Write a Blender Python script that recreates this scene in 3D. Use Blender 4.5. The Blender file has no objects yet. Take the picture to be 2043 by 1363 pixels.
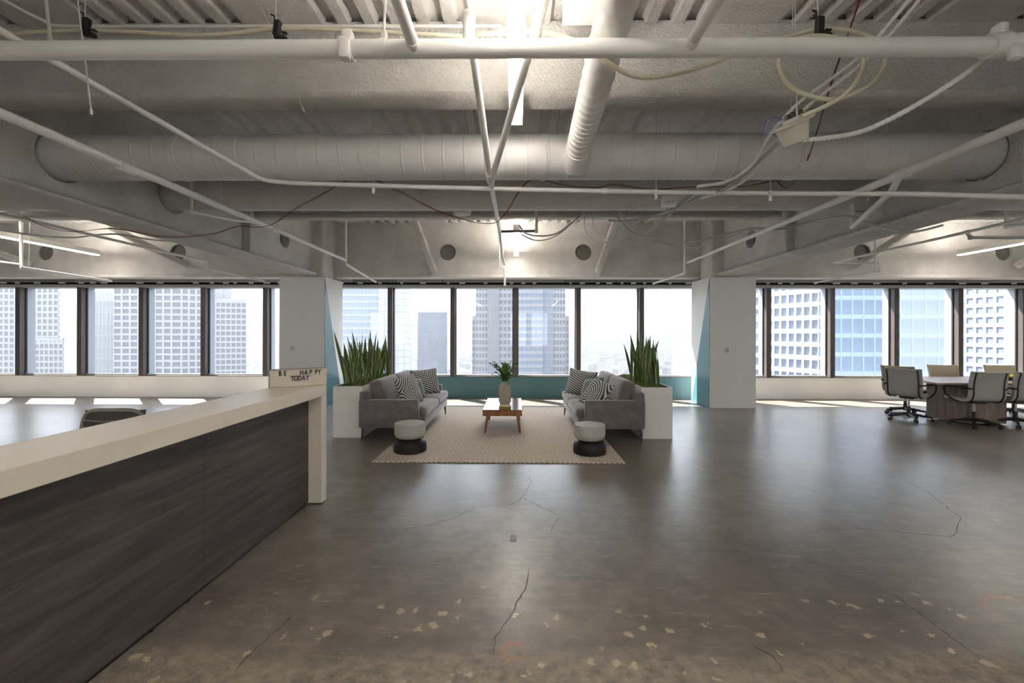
import bpy, bmesh, math, random
from mathutils import Vector, Matrix

# ------------------------------------------------------------------ camera, world, sun, exposure
SC = bpy.context.scene
COL = SC.collection
F, CX, CY, EYE = 851.0, 1021.5, 667.0, 1.55
cam_d = bpy.data.cameras.new('camera')
cam = bpy.data.objects.new('camera', cam_d)
COL.objects.link(cam)
SC.camera = cam
cam_d.sensor_fit = 'HORIZONTAL'
cam_d.sensor_width = 36.0
cam_d.lens = F / 2043 * 36.0
cam_d.shift_y = (CY - 681.5) / 2043
cam_d.clip_start = 0.05
cam_d.clip_end = 30000
RM = Matrix.Rotation(math.radians(.572), 3, 'Z') @ Matrix.Rotation(math.pi / 2, 3, 'X') @ Matrix.Rotation(math.radians(.11), 3, 'Z')
cam.matrix_world = Matrix.Translation((0, 0, EYE)) @ RM.to_4x4()

SUN_DIR = Vector((0.98, -1.0, -1.9)).normalized()
SUN_STRENGTH = 17.0
SKY_STRENGTH = 2.0
sun_d = bpy.data.lights.new('sun', 'SUN')
sun_d.energy = SUN_STRENGTH
sun_d.angle = math.radians(.6)
sun_d.color = (1.0, .95, .88)
sun = bpy.data.objects.new('sun', sun_d)
sun.rotation_euler = SUN_DIR.to_track_quat('-Z', 'Y').to_euler()
sun.location = (-60, 80, 120)
COL.objects.link(sun)

w = bpy.data.worlds.new('sky')
SC.world = w
w.use_nodes = True
nt = w.node_tree
nt.nodes.clear()
wo = nt.nodes.new('ShaderNodeOutputWorld')
bg = nt.nodes.new('ShaderNodeBackground')
gc = nt.nodes.new('ShaderNodeNewGeometry')
sx = nt.nodes.new('ShaderNodeSeparateXYZ')
rp = nt.nodes.new('ShaderNodeValToRGB')
rp.color_ramp.elements[0].position = 0.0
rp.color_ramp.elements[0].color = (.93, .96, 1.0, 1)
rp.color_ramp.elements[1].position = 1.0
rp.color_ramp.elements[1].color = (.62, .74, 1.0, 1)
tc = nt.nodes.new('ShaderNodeTexCoord')
nt.links.new(tc.outputs['Generated'], sx.inputs[0])
nt.links.new(sx.outputs['Z'], rp.inputs[0])
nt.links.new(rp.outputs[0], bg.inputs['Color'])
bg.inputs['Strength'].default_value = SKY_STRENGTH
nt.links.new(bg.outputs[0], wo.inputs[0])

SC.view_settings.view_transform = 'Standard'
SC.view_settings.look = 'None'
SC.view_settings.gamma = 1.0
SC.view_settings.use_curve_mapping = False
SC.view_settings.exposure = 1.38
LAMP = 15.0            # linear lamp, lower diffuser strength
LAMP_UP = 40.0         # linear lamp, upward light slot strength

# ------------------------------------------------------------------ helpers
def ray(px, py):
    return RM @ Vector(((px - CX) / F, -(py - CY) / F, -1))
EYEV = Vector((0, 0, EYE))
def PY(px, py, Y):
    d = ray(px, py); return EYEV + d * (Y / d.y)
def PZ(px, py, Z=0.0):
    d = ray(px, py); return EYEV + d * ((Z - EYE) / d.z)
def PX(px, py, X):
    d = ray(px, py); return EYEV + d * (X / d.x)

def circ_pts(n, r, ph=0.0):
    return [(r * math.cos(2 * math.pi * i / n + ph), r * math.sin(2 * math.pi * i / n + ph)) for i in range(n)]

class MB:
    def __init__(s):
        s.v = []; s.f = []
    def add(s, vs, fs):
        o = len(s.v)
        s.v += [Vector(q) for q in vs]
        s.f += [tuple(i + o for i in q) for q in fs]
        return s
    def box(s, x0, x1, y0, y1, z0, z1):
        return s.add([(x0, y0, z0), (x1, y0, z0), (x1, y1, z0), (x0, y1, z0), (x0, y0, z1), (x1, y0, z1), (x1, y1, z1), (x0, y1, z1)],
                     [(3, 2, 1, 0), (4, 5, 6, 7), (0, 1, 5, 4), (1, 2, 6, 5), (2, 3, 7, 6), (3, 0, 4, 7)])
    def bm(s, b):
        b.verts.index_update()
        s.add([q.co.copy() for q in b.verts], [[q.index for q in fc.verts] for fc in b.faces])
        b.free()
        return s
    def rbox(s, x0, x1, y0, y1, z0, z1, r=.02, seg=2):
        b = bmesh.new()
        bmesh.ops.create_cube(b, size=1)
        for q in b.verts:
            q.co = Vector((x0 if q.co.x < 0 else x1, y0 if q.co.y < 0 else y1, z0 if q.co.z < 0 else z1))
        bmesh.ops.bevel(b, geom=b.edges[:], offset=r, segments=seg, profile=.5, affect='EDGES')
        return s.bm(b)
    def tube(s, pts, r, n=10, cap=True, closed=False):
        pts = [Vector(q) for q in pts]
        m = len(pts)
        rs = r if isinstance(r, (list, tuple)) else [r] * m
        T = []
        for i in range(m):
            if closed:
                t = pts[(i + 1) % m] - pts[i - 1]
            else:
                t = pts[min(i + 1, m - 1)] - pts[max(i - 1, 0)]
            T.append(t.normalized() if t.length > 1e-9 else Vector((0, 0, 1)))
        up = Vector((0, 0, 1)) if abs(T[0].z) < .9 else Vector((1, 0, 0))
        nrm = (up - T[0] * up.dot(T[0])).normalized()
        vs = []
        for i in range(m):
            nrm = (nrm - T[i] * nrm.dot(T[i]))
            nrm.normalize()
            bi = T[i].cross(nrm)
            for a, b in circ_pts(n, rs[i]):
                vs.append(pts[i] + nrm * a + bi * b)
        fs = []
        for i in range(m if closed else m - 1):
            j = (i + 1) % m
            for k in range(n):
                fs.append((i * n + k, i * n + (k + 1) % n, j * n + (k + 1) % n, j * n + k))
        if cap and not closed:
            fs.append(tuple(range(n - 1, -1, -1)))
            fs.append(tuple((m - 1) * n + k for k in range(n)))
        return s.add(vs, fs)
    def lathe(s, prof, n=24, c=(0, 0, 0), cap=True):
        vs = []
        for r, z in prof:
            for a, b in circ_pts(n, max(r, 1e-4)):
                vs.append((c[0] + a, c[1] + b, c[2] + z))
        fs = []
        for i in range(len(prof) - 1):
            for k in range(n):
                fs.append((i * n + k, i * n + (k + 1) % n, (i + 1) * n + (k + 1) % n, (i + 1) * n + k))
        if cap:
            fs.append(tuple(range(n - 1, -1, -1)))
            fs.append(tuple((len(prof) - 1) * n + k for k in range(n)))
        return s.add(vs, fs)
    def extrude(s, poly, fa, fb):
        """poly: list of 2-D points; fa, fb: functions mapping (u,v) to 3-D ends"""
        n = len(poly)
        vs = [fa(*q) for q in poly] + [fb(*q) for q in poly]
        fs = [(i, (i + 1) % n, n + (i + 1) % n, n + i) for i in range(n)]
        fs += [tuple(range(n - 1, -1, -1)), tuple(range(n, 2 * n))]
        return s.add(vs, fs)
    def holed(s, u0, u1, v0, v1, cu, cv, r, m3, t, n=32):
        """rectangular plate with a round hole; m3(u,v,w) -> 3-D; t thickness"""
        sq = []
        for i in range(n):
            a = 2 * math.pi * i / n + math.pi / n * 0
            c, q = math.cos(a), math.sin(a)
            k = 1e9
            if abs(c) > 1e-6: k = min(k, ((u1 - cu) if c > 0 else (u0 - cu)) / c)
            if abs(q) > 1e-6: k = min(k, ((v1 - cv) if q > 0 else (v0 - cv)) / q)
            sq.append([cu + c * k, cv + q * k])
        for U, V in ((u0, v0), (u1, v0), (u1, v1), (u0, v1)):
            j = min(range(n), key=lambda i: (sq[i][0] - U) ** 2 + (sq[i][1] - V) ** 2)
            sq[j] = [U, V]
        ci = [(cu + r * math.cos(2 * math.pi * i / n), cv + r * math.sin(2 * math.pi * i / n)) for i in range(n)]
        vs = [m3(a, b, 0) for a, b in sq] + [m3(a, b, 0) for a, b in ci] + [m3(a, b, t) for a, b in ci] + [m3(a, b, t) for a, b in sq]
        fs = []
        for lev in range(3):
            for i in range(n):
                j = (i + 1) % n
                fs.append((lev * n + i, lev * n + j, (lev + 1) * n + j, (lev + 1) * n + i))
        return s.add(vs, fs)
    def xf(s, M):
        s.v = [M @ q for q in s.v]
        return s
    def build(s, name, m, parent=None, world=True, smooth=None, kind=None, label=None, fix=True):
        me = bpy.data.meshes.new(name)
        vs = s.v
        if parent is not None and world:
            o = parent.location.copy()
            pp = parent.parent
            while pp is not None:
                o += pp.location; pp = pp.parent
            vs = [q - o for q in vs]
        me.from_pydata([tuple(q) for q in vs], [], s.f)
        if fix:
            b = bmesh.new(); b.from_mesh(me)
            bmesh.ops.recalc_face_normals(b, faces=b.faces[:])
            b.to_mesh(me); b.free()
        if smooth:
            for p in me.polygons: p.use_smooth = True
            try: me.set_sharp_from_angle(angle=math.radians(smooth))
            except Exception: pass
        return mk(name, me, m, parent, kind, label)

def mk(name, me, m, parent=None, kind=None, label=None, loc=None):
    if m is not None and not me.materials: me.materials.append(m)
    o = bpy.data.objects.new(name, me)
    COL.objects.link(o)
    if parent is not None: o.parent = parent
    if loc is not None: o.location = loc
    if kind: o['kind'] = kind
    if label: o['label'] = label
    return o

def tag(o, label, cat, group=None, kind=None):
    o['label'] = label; o['category'] = cat
    if group: o['group'] = group
    if kind: o['kind'] = kind
    return o

def thing(name, label, cat, loc=(0, 0, 0), rotz=0.0, group=None, kind=None):
    o = bpy.data.objects.new(name, None)
    COL.objects.link(o)
    o.empty_display_size = .1
    o.location = loc
    o.rotation_euler = (0, 0, rotz)
    if label: o['label'] = label
    if cat: o['category'] = cat
    if group: o['group'] = group
    if kind: o['kind'] = kind
    return o

def struct(name, loc=(0, 0, 0)):
    return thing(name, None, None, loc, kind='structure')

def dup(root, loc, rotz=0.0, label=None, group=None):
    def cp(o, par):
        c = o.copy(); COL.objects.link(c)
        c.parent = par
        for ch in list(o.children): cp(ch, c)
        return c
    r = cp(root, None)
    r.location = loc; r.rotation_euler = (0, 0, rotz)
    if label: r['label'] = label
    if group: r['group'] = group
    return r

def smooth_path(pts, sub=8, closed=False):
    pts = [Vector(q) for q in pts]
    out = []
    n = len(pts)
    rng = range(n) if closed else range(n - 1)
    for i in rng:
        p0 = pts[(i - 1) % n] if closed else pts[max(i - 1, 0)]
        p1 = pts[i]; p2 = pts[(i + 1) % n]
        p3 = pts[(i + 2) % n] if closed else pts[min(i + 2, n - 1)]
        for k in range(sub):
            t = k / sub
            out.append(.5 * ((2 * p1) + (p2 - p0) * t + (2 * p0 - 5 * p1 + 4 * p2 - p3) * t * t + (3 * p1 - p0 - 3 * p2 + p3) * t ** 3))
    if not closed: out.append(pts[-1])
    return out

# ------------------------------------------------------------------ materials
MAT = {}
def mat(name, col, rough=.6, metal=0.0, var=0.0, vscale=4.0, bump=0.0, bscale=40.0, bdist=.01, spec=None, emis=None, estr=0.0, sheen=0.0, vstretch=None, col2=None, coat=0.0):
    m = bpy.data.materials.new(name)
    m.use_nodes = True
    n = m.node_tree.nodes; L = m.node_tree.links
    b = n['Principled BSDF']
    b.inputs['Base Color'].default_value = (*col, 1)
    b.inputs['Roughness'].default_value = rough
    b.inputs['Metallic'].default_value = metal
    if spec is not None: b.inputs['Specular IOR Level'].default_value = spec
    if sheen: b.inputs['Sheen Weight'].default_value = sheen
    if coat: b.inputs['Coat Weight'].default_value = coat
    if emis:
        b.inputs['Emission Color'].default_value = (*emis, 1)
        b.inputs['Emission Strength'].default_value = estr
    if var or bump:
        tcn = n.new('ShaderNodeTexCoord')
        src = tcn.outputs['Object']
        if vstretch:
            mp = n.new('ShaderNodeMapping')
            mp.inputs['Scale'].default_value = vstretch
            L.new(src, mp.inputs[0]); src = mp.outputs[0]
    if var:
        nz = n.new('ShaderNodeTexNoise')
        nz.inputs['Scale'].default_value = vscale
        nz.inputs['Detail'].default_value = 6
        nz.inputs['Roughness'].default_value = .6
        L.new(src, nz.inputs['Vector'])
        cr = n.new('ShaderNodeValToRGB')
        cr.color_ramp.elements[0].position = .3
        cr.color_ramp.elements[1].position = .7
        c2 = col2 or tuple(min(1, c * (1 + var)) for c in col)
        c1 = col if col2 else tuple(c * (1 - var) for c in col)
        cr.color_ramp.elements[0].color = (*c1, 1)
        cr.color_ramp.elements[1].color = (*c2, 1)
        L.new(nz.outputs['Fac'], cr.inputs[0])
        L.new(cr.outputs[0], b.inputs['Base Color'])
    if bump:
        nb = n.new('ShaderNodeTexNoise')
        nb.inputs['Scale'].default_value = bscale
        nb.inputs['Detail'].default_value = 4
        nb.inputs['Roughness'].default_value = .65
        L.new(src, nb.inputs['Vector'])
        bp = n.new('ShaderNodeBump')
        bp.inputs['Strength'].default_value = bump
        bp.inputs['Distance'].default_value = bdist
        L.new(nb.outputs['Fac'], bp.inputs['Height'])
        L.new(bp.outputs[0], b.inputs['Normal'])
    MAT[name] = m
    return m

spray = mat('sprayed fireproofing', (.78, .755, .715), .95, var=.10, vscale=2.5, bump=1.0, bscale=46, bdist=.036, spec=.1)
deckm = mat('painted deck', (.70, .675, .64), .9, var=.12, vscale=3, bump=.8, bscale=35, bdist=.03, spec=.1)
ductm = mat('painted duct', (.66, .65, .63), .6, var=.05, vscale=3, bump=.15, bscale=8, bdist=.01)
pipem = mat('painted pipe', (.80, .785, .75), .42, var=.05, vscale=6, bump=.08, bscale=30, bdist=.004)
rodm = mat('painted rod', (.66, .65, .62), .5)
hosem = mat('cream hose', (.70, .655, .50), .5, var=.06, vscale=20)
redm = mat('red wire', (.17, .022, .018), .5)
blackm = mat('black plastic', (.012, .012, .013), .45)
whitem = mat('white paint', (.74, .735, .715), .6, var=.03, vscale=1.5, bump=.1, bscale=60, bdist=.002)
wallm = mat('low wall paint', (.88, .865, .83), .7, var=.04, vscale=1.2)
tealm = mat('teal paint', (.070, .165, .190), .38, var=.06, vscale=1.5)
bronzem = mat('bronze mullion', (.085, .072, .066), .45, metal=.35, var=.1, vscale=3)
finm = mat('mullion fin', (.30, .31, .34), .4, metal=.3)
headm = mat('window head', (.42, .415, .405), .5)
darkm = mat('dark void', (.006, .006, .007), .9)
greyhole = mat('grey backing', (.17, .165, .15), .9)
lampbody = mat('lamp housing', (.72, .70, .66), .45)
diffm = mat('lamp diffuser', (.9, .9, .88), .5, emis=(1.0, .935, .855), estr=LAMP)
upm = mat('lamp upper diffuser', (.9, .9, .88), .5, emis=(1.0, .935, .855), estr=LAMP_UP)
steelm = mat('steel clip', (.42, .41, .39), .35, metal=.8)

def glass_mat():
    m = bpy.data.materials.new('window glass'); m.use_nodes = True
    n = m.node_tree.nodes; L = m.node_tree.links; n.clear()
    o = n.new('ShaderNodeOutputMaterial'); mx = n.new('ShaderNodeMixShader')
    t = n.new('ShaderNodeBsdfTransparent'); t.inputs[0].default_value = (.95, .97, .98, 1)
    g = n.new('ShaderNodeBsdfGlossy'); g.inputs['Roughness'].default_value = .0
    g.inputs[0].default_value = (.9, .95, 1, 1)
    lw = n.new('ShaderNodeLayerWeight'); lw.inputs[0].default_value = .5
    pw = n.new('ShaderNodeMath'); pw.operation = 'POWER'; pw.inputs[1].default_value = 5.0
    L.new(lw.outputs['Facing'], pw.inputs[0])
    ma = n.new('ShaderNodeMath'); ma.operation = 'MULTIPLY_ADD'; ma.inputs[1].default_value = .9; ma.inputs[2].default_value = .03
    L.new(pw.outputs[0], ma.inputs[0])
    L.new(ma.outputs[0], mx.inputs[0]); L.new(t.outputs[0], mx.inputs[1]); L.new(g.outputs[0], mx.inputs[2])
    L.new(mx.outputs[0], o.inputs[0])
    return m
glassm = glass_mat()

class NG:
    """small node helper"""
    def __init__(s, name):
        s.m = bpy.data.materials.new(name); s.m.use_nodes = True
        s.n = s.m.node_tree.nodes; s.L = s.m.node_tree.links
        s.b = s.n['Principled BSDF']
        s.tc = s.n.new('ShaderNodeTexCoord')
    def put(s, inp, val):
        if hasattr(val, 'is_output'): s.L.new(val, inp)
        else: inp.default_value = val
    def math(s, op, a, b=0.0, c=None):
        q = s.n.new('ShaderNodeMath'); q.operation = op
        s.put(q.inputs[0], a); s.put(q.inputs[1], b)
        if c is not None: s.put(q.inputs[2], c)
        return q.outputs[0]
    def noise(s, vec, scale, detail=5, rough=.6, dist=0.0):
        q = s.n.new('ShaderNodeTexNoise'); s.put(q.inputs['Vector'], vec)
        q.inputs['Scale'].default_value = scale; q.inputs['Detail'].default_value = detail
        q.inputs['Roughness'].default_value = rough; q.inputs['Distortion'].default_value = dist
        return q
    def map(s, vec, scale=(1, 1, 1), loc=(0, 0, 0), rot=(0, 0, 0)):
        q = s.n.new('ShaderNodeMapping'); s.put(q.inputs[0], vec)
        q.inputs['Scale'].default_value = scale; q.inputs['Location'].default_value = loc; q.inputs['Rotation'].default_value = rot
        return q.outputs[0]
    def ramp(s, fac, stops):
        q = s.n.new('ShaderNodeValToRGB'); s.put(q.inputs[0], fac)
        e = q.color_ramp.elements
        while len(e) > len(stops): e.remove(e[-1])
        while len(e) < len(stops): e.new(.5)
        for i, (p, c) in enumerate(stops):
            e[i].position = p
            e[i].color = (*c, 1) if not isinstance(c, (int, float)) else (c, c, c, 1)
        return q.outputs[0]
    def mix(s, fac, a, b, mode='MIX'):
        q = s.n.new('ShaderNodeMix'); q.data_type = 'RGBA'; q.blend_type = mode
        s.put(q.inputs[0], fac)
        s.put(q.inputs[6], a if hasattr(a, 'is_output') else (*a, 1))
        s.put(q.inputs[7], b if hasattr(b, 'is_output') else (*b, 1))
        return q.outputs[2]
    def sep(s, vec):
        q = s.n.new('ShaderNodeSeparateXYZ'); s.L.new(vec, q.inputs[0]); return q.outputs
    def vdist(s, vec, p):
        q = s.n.new('ShaderNodeVectorMath'); q.operation = 'DISTANCE'
        s.L.new(vec, q.inputs[0]); q.inputs[1].default_value = p
        return q.outputs['Value']
    def bump(s, h, strength, dist):
        q = s.n.new('ShaderNodeBump'); s.put(q.inputs['Height'], h)
        q.inputs['Strength'].default_value = strength; q.inputs['Distance'].default_value = dist
        s.L.new(q.outputs[0], s.b.inputs['Normal'])

def floor_mat():
    g = NG('polished concrete floor')
    v = g.tc.outputs['Object']
    n1 = g.noise(v, .55, 8, .62, .3).outputs['Fac']
    n2 = g.noise(v, 5.0, 8, .7, .2).outputs['Fac']
    n3 = g.noise(g.map(v, (.5, 6, 1), rot=(0, 0, .25)), 3.0, 6, .7).outputs['Fac']
    c = g.ramp(n1, [(.32, (.110, .093, .075)), (.5, (.160, .139, .115)), (.68, (.225, .200, .170))])
    c2 = g.ramp(n2, [(.28, (.62, .61, .60)), (.5, (1, 1, 1)), (.72, (1.38, 1.34, 1.27))])
    c = g.mix(.9, c, c2, 'MULTIPLY')
    c3 = g.ramp(n3, [(.35, (.75, .75, .75)), (.65, (1.15, 1.15, 1.15))])
    c = g.mix(.45, c, c3, 'MULTIPLY')
    sp = g.sep(v)
    wob = g.noise(v, 1.2, 4).outputs['Fac']
    # worn, unsealed strip close to the near wall
    yy = g.math('ADD', sp[1], g.math('MULTIPLY', g.math('SUBTRACT', wob, .5), .5))
    strip = g.ramp(g.math('MULTIPLY', g.math('SUBTRACT', yy, 1.6), 1.0), [(.40, 1.0), (.53, 0.0)])
    wn = g.ramp(g.noise(v, 14, 8, .75).outputs['Fac'], [(.4, 0.0), (.68, .8)])
    c = g.mix(g.math('MULTIPLY', strip, wn), c, (.36, .30, .21))
    # chips where the old adhesive came off: rows of pale specks
    vo = g.n.new('ShaderNodeTexVoronoi'); vo.inputs['Scale'].default_value = 9.0
    dv = g.n.new('ShaderNodeVectorMath'); dv.operation = 'ADD'
    nz = g.noise(v, 22, 4)
    sc = g.n.new('ShaderNodeVectorMath'); sc.operation = 'SCALE'; g.L.new(nz.outputs['Color'], sc.inputs[0]); sc.inputs['Scale'].default_value = .10
    g.L.new(v, dv.inputs[0]); g.L.new(sc.outputs[0], dv.inputs[1])
    g.L.new(dv.outputs[0], vo.inputs['Vector'])
    chips = g.ramp(vo.outputs['Distance'], [(.17, 1.0), (.23, 0.0)])
    rnd = g.sep(vo.outputs['Color'])
    keep = g.math('GREATER_THAN', rnd[0], .40)
    band = g.ramp(g.math('MULTIPLY', g.math('SUBTRACT', yy, 1.75), .8), [(0.0, .0), (.12, 1.0), (.55, .9), (.72, .0)])
    band2 = g.math('MAXIMUM', band, g.math('MULTIPLY', g.ramp(g.noise(v, .9, 3).outputs['Fac'], [(.6, 0.0), (.68, .5)]), g.math('GREATER_THAN', rnd[1], .7)))
    c = g.mix(g.math('MULTIPLY', g.math('MULTIPLY', chips, keep), band2), c, (.42, .34, .23))
    # scuffs
    sc2 = g.ramp(g.noise(g.map(v, (1.5, 9, 1), rot=(0, 0, .6)), 2.2, 7, .8).outputs['Fac'], [(.55, 0.0), (.66, .55)])
    c = g.mix(sc2, c, (.30, .26, .20))
    # orange survey paint marks
    for p, r, wd in ((PZ(1022, 1299), .05, .022), (PZ(2052, 1228), .17, .02)):
        dd = g.vdist(v, tuple(p))
        ring = g.ramp(g.math('ABSOLUTE', g.math('SUBTRACT', dd, r)), [(.0, 1.0), (wd, 0.0)])
        ring = g.math('MULTIPLY', ring, g.ramp(n2, [(.42, 0.0), (.6, .5)]))
        c = g.mix(ring, c, (.55, .10, .03))
    g.L.new(c, g.b.inputs['Base Color'])
    rr = g.math('ADD', .255, g.math('MULTIPLY', n2, .10))
    rr = g.math('ADD', rr, g.math('MULTIPLY', strip, .3))
    g.L.new(rr, g.b.inputs['Roughness'])
    g.bump(n2, .06, .003)
    g.b.inputs['Specular IOR Level'].default_value = .55
    return g.m
floorm = floor_mat()

def wood_mat(name, dark, light, scale=(1.2, 12, 12), rough=.5, freq=3.0, rot=(0, 0, 0)):
    g = NG(name)
    v = g.map(g.tc.outputs['Object'], scale, rot=rot)
    a = g.noise(v, freq, 9, .65, .6).outputs['Fac']
    b = g.noise(g.map(v, (1.5, 6, 6)), freq * 3, 6, .7).outputs['Fac']
    c = g.ramp(a, [(.3, dark), (.52, tuple((x + y) / 2 for x, y in zip(dark, light))), (.7, light)])
    c = g.mix(.5, c, g.ramp(b, [(.3, (.6, .6, .6)), (.65, (1.25, 1.25, 1.25))]), 'MULTIPLY')
    g.L.new(c, g.b.inputs['Base Color'])
    g.b.inputs['Roughness'].default_value = rough
    g.bump(b, .08, .003)
    return g.m
deskwood = wood_mat('dark grained laminate', (.028, .023, .022), (.105, .083, .074), scale=(10, .9, 11), rough=.55, freq=1.6, rot=(.06, 0, 0))
walnut = wood_mat('warm walnut', (.12, .045, .012), (.38, .165, .045), scale=(9, 9, 1.2), rough=.32, freq=2.0)
tablewood = wood_mat('ash laminate', (.16, .12, .10), (.34, .27, .235), scale=(1.0, 11, 11), rough=.4, freq=2.5)
basewood = wood_mat('ash laminate upright', (.13, .095, .08), (.32, .25, .215), scale=(12, 12, 1.0), rough=.5, freq=2.5)
creamlam = mat('cream laminate', (.66, .60, .51), .38, var=.02, vscale=2)
velvet = mat('grey velvet', (.13, .115, .111), .85, var=.28, vscale=7, bump=.25, bscale=60, bdist=.004, sheen=.5)
greenvel = mat('sage velvet', (.09, .12, .105), .8, var=.3, vscale=12, bump=.3, bscale=20, bdist=.01, sheen=.4)
legbronze = mat('bronze leg', (.14, .10, .07), .35, metal=.7)
planterm = mat('white planter laminate', (.74, .72, .68), .5, var=.02, vscale=1)
mossm = mat('moss', (.075, .105, .018), .95, var=.5, vscale=25, bump=1, bscale=60, bdist=.03, col2=(.20, .22, .045))
concretetop = mat('pale concrete stool', (.40, .39, .35), .6, var=.06, vscale=8)
blackstool = mat('black stool base', (.010, .010, .011), .5, spec=.3)
vasem = mat('stone vase', (.42, .375, .31), .8, var=.08, vscale=30, bump=.2, bscale=90, bdist=.003)
ochrem = mat('ochre box', (.28, .17, .025), .6)
paperm = mat('page block', (.65, .55, .36), .8)
chairgrey = mat('grey chair fabric', (.36, .35, .32), .75, var=.05, vscale=6, bump=.1, bscale=200, bdist=.001)
chairtan = mat('tan chair fabric', (.36, .31, .22), .75, var=.05, vscale=6)
meshm = mat('dark chair mesh', (.05, .048, .044), .8, bump=.6, bscale=300, bdist=.002)
taupe = mat('taupe plastic', (.20, .185, .155), .5)
leafgreen = mat('leaf green', (.10, .23, .045), .5, var=.4, vscale=9)
stemm = mat('stem', (.10, .12, .04), .6)
yellowm = mat('yellow cloth', (.70, .62, .01), .7)
boardm = mat('cream letter board', (.56, .50, .42), .7)
letterm = mat('black letter', (.02, .018, .016), .6)
clipw = mat('white plastic', (.75, .74, .71), .4)

def leaf_mat():
    g = NG('snake plant leaf')
    uv = g.tc.outputs['UV']
    s = g.sep(uv)
    edge = g.math('ABSOLUTE', g.math('SUBTRACT', s[0], .5))
    oi = g.n.new('ShaderNodeObjectInfo')
    band = g.noise(g.map(uv, (2, 16, 1)), 1.0, 3, .6).outputs['Fac']
    c = g.ramp(band, [(.35, (.030, .066, .024)), (.65, (.085, .145, .045))])
    yel = g.mix(oi.outputs['Random'], (.36, .40, .08), (.62, .60, .14))
    k = g.ramp(edge, [(.36, 0.0), (.41, 1.0)])
    c = g.mix(k, c, yel)
    g.L.new(c, g.b.inputs['Base Color'])
    g.b.inputs['Roughness'].default_value = .45
    return g.m
leafm = leaf_mat()

def rug_mat():
    g = NG('woven rug')
    v = g.tc.outputs['Object']
    s = g.sep(v)
    P = .65
    def tri(x, p):
        return g.math('ABSOLUTE', g.math('SUBTRACT', g.math('FRACT', g.math('DIVIDE', x, p)), .5))
    a = tri(g.math('ADD', s[0], 50), P); b = tri(g.math('ADD', s[1], 50.2), P * 1.1)
    dsum = g.math('ADD', a, b)
    line = g.math('ABSOLUTE', g.math('SUBTRACT', g.math('FRACT', g.math('MULTIPLY', dsum, 11)), .5))
    ln = g.ramp(line, [(.13, 1.0), (.24, 0.0)])
    n = g.noise(v, 160, 4, .7).outputs['Fac']
    base = g.ramp(n, [(.3, (.58, .51, .43)), (.7, (.78, .71, .62))])
    c = g.mix(ln, base, (.33, .265, .20))
    g.L.new(c, g.b.inputs['Base Color'])
    g.b.inputs['Roughness'].default_value = .95
    g.b.inputs['Specular IOR Level'].default_value = .1
    g.bump(g.math('ADD', n, g.math('MULTIPLY', ln, -1.5)), .6, .006)
    return g.m
rugm = rug_mat()

def stripe_mat(name, kind):
    g = NG(name)
    s = g.sep(g.tc.outputs['Object'])
    x, y = s[0], s[1]
    if kind == 'diamond':
        d = g.math('ADD', g.math('ABSOLUTE', x), g.math('MULTIPLY', g.math('ABSOLUTE', y), .75))
        d = g.math('MULTIPLY', d, 24)
    elif kind == 'arc':
        u = g.math('ADD', x, .11); w_ = g.math('ADD', y, .05)
        d = g.math('SQRT', g.math('ADD', g.math('MULTIPLY', u, u), g.math('MULTIPLY', w_, w_)))
        d = g.math('MULTIPLY', d, 26)
    else:
        d1 = g.math('MULTIPLY', g.math('ADD', g.math('MULTIPLY', x, .45), y), 26)
        d2 = g.math('MULTIPLY', g.math('SUBTRACT', g.math('MULTIPLY', x, 1.0), g.math('MULTIPLY', y, .4)), 26)
        sel = g.math('GREATER_THAN', g.math('ADD', x, g.math('MULTIPLY', y, .5)), .06)
        d = g.math('ADD', g.math('MULTIPLY', d1, g.math('SUBTRACT', 1.0, sel)), g.math('MULTIPLY', d2, sel))
    f = g.math('FRACT', g.math('ADD', d, 100))
    k = g.math('GREATER_THAN', f, .5)
    g.L.new(g.mix(k, (.028, .032, .036), (.52, .51, .49)), g.b.inputs['Base Color'])
    g.b.inputs['Roughness'].default_value = .85
    return g.m
pat_d = stripe_mat('diamond stripe fabric', 'diamond')
pat_a = stripe_mat('arc stripe fabric', 'arc')
pat_c = stripe_mat('crossed stripe fabric', 'cross')

# building materials
conc = mat('pale tower concrete', (.27, .265, .275), .8, var=.05, vscale=.05)
conc2 = mat('stone tower cladding', (.20, .195, .205), .8, var=.06, vscale=.05)
bwhite = mat('white tower frame', (.30, .30, .30), .75, var=.03, vscale=.1)
bglass = mat('tower window glass', (.06, .07, .085), .12, var=.25, vscale=.12)
bglass_l = mat('pale tower glass', (.16, .19, .22), .12, var=.2, vscale=.08)
bglass_b = mat('blue tower glass', (.08, .11, .16), .10, var=.3, vscale=.06)
gglass = mat('sky-lit tower glass', (.135, .155, .20), .12, var=.2, vscale=.15)
louv = mat('pale louvre panel', (.62, .62, .63), .7)
groundm = mat('city ground', (.035, .037, .04), .9, var=.35, vscale=.004)
lowm = [mat('low building ' + n, c, .8, var=.1, vscale=.03) for n, c in (('white', (.55, .55, .53)), ('grey', (.13, .135, .145)), ('tan', (.21, .195, .175)))]
roofm = mat('low roof', (.60, .61, .62), .85, var=.15, vscale=.05)
hillm = mat('hazy hill', (.12, .14, .13), .95, var=.3, vscale=.001)

# ------------------------------------------------------------------ room shell
XW, YB, ZD = 16.6, -7.0, 4.05          # half width, back wall, deck soffit
YG = 10.36                             # face of the low window wall
MB().box(-XW, XW, YB, YG + .5, -.25, 0).build('floor', floorm, kind='structure')
MB().box(-XW - .2, -XW, YB, YG + .4, 0, 4.3).build('wall_left', whitem, kind='structure')
MB().box(XW, XW + .2, YB, YG + .4, 0, 4.3).build('wall_right', whitem, kind='structure')
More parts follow.
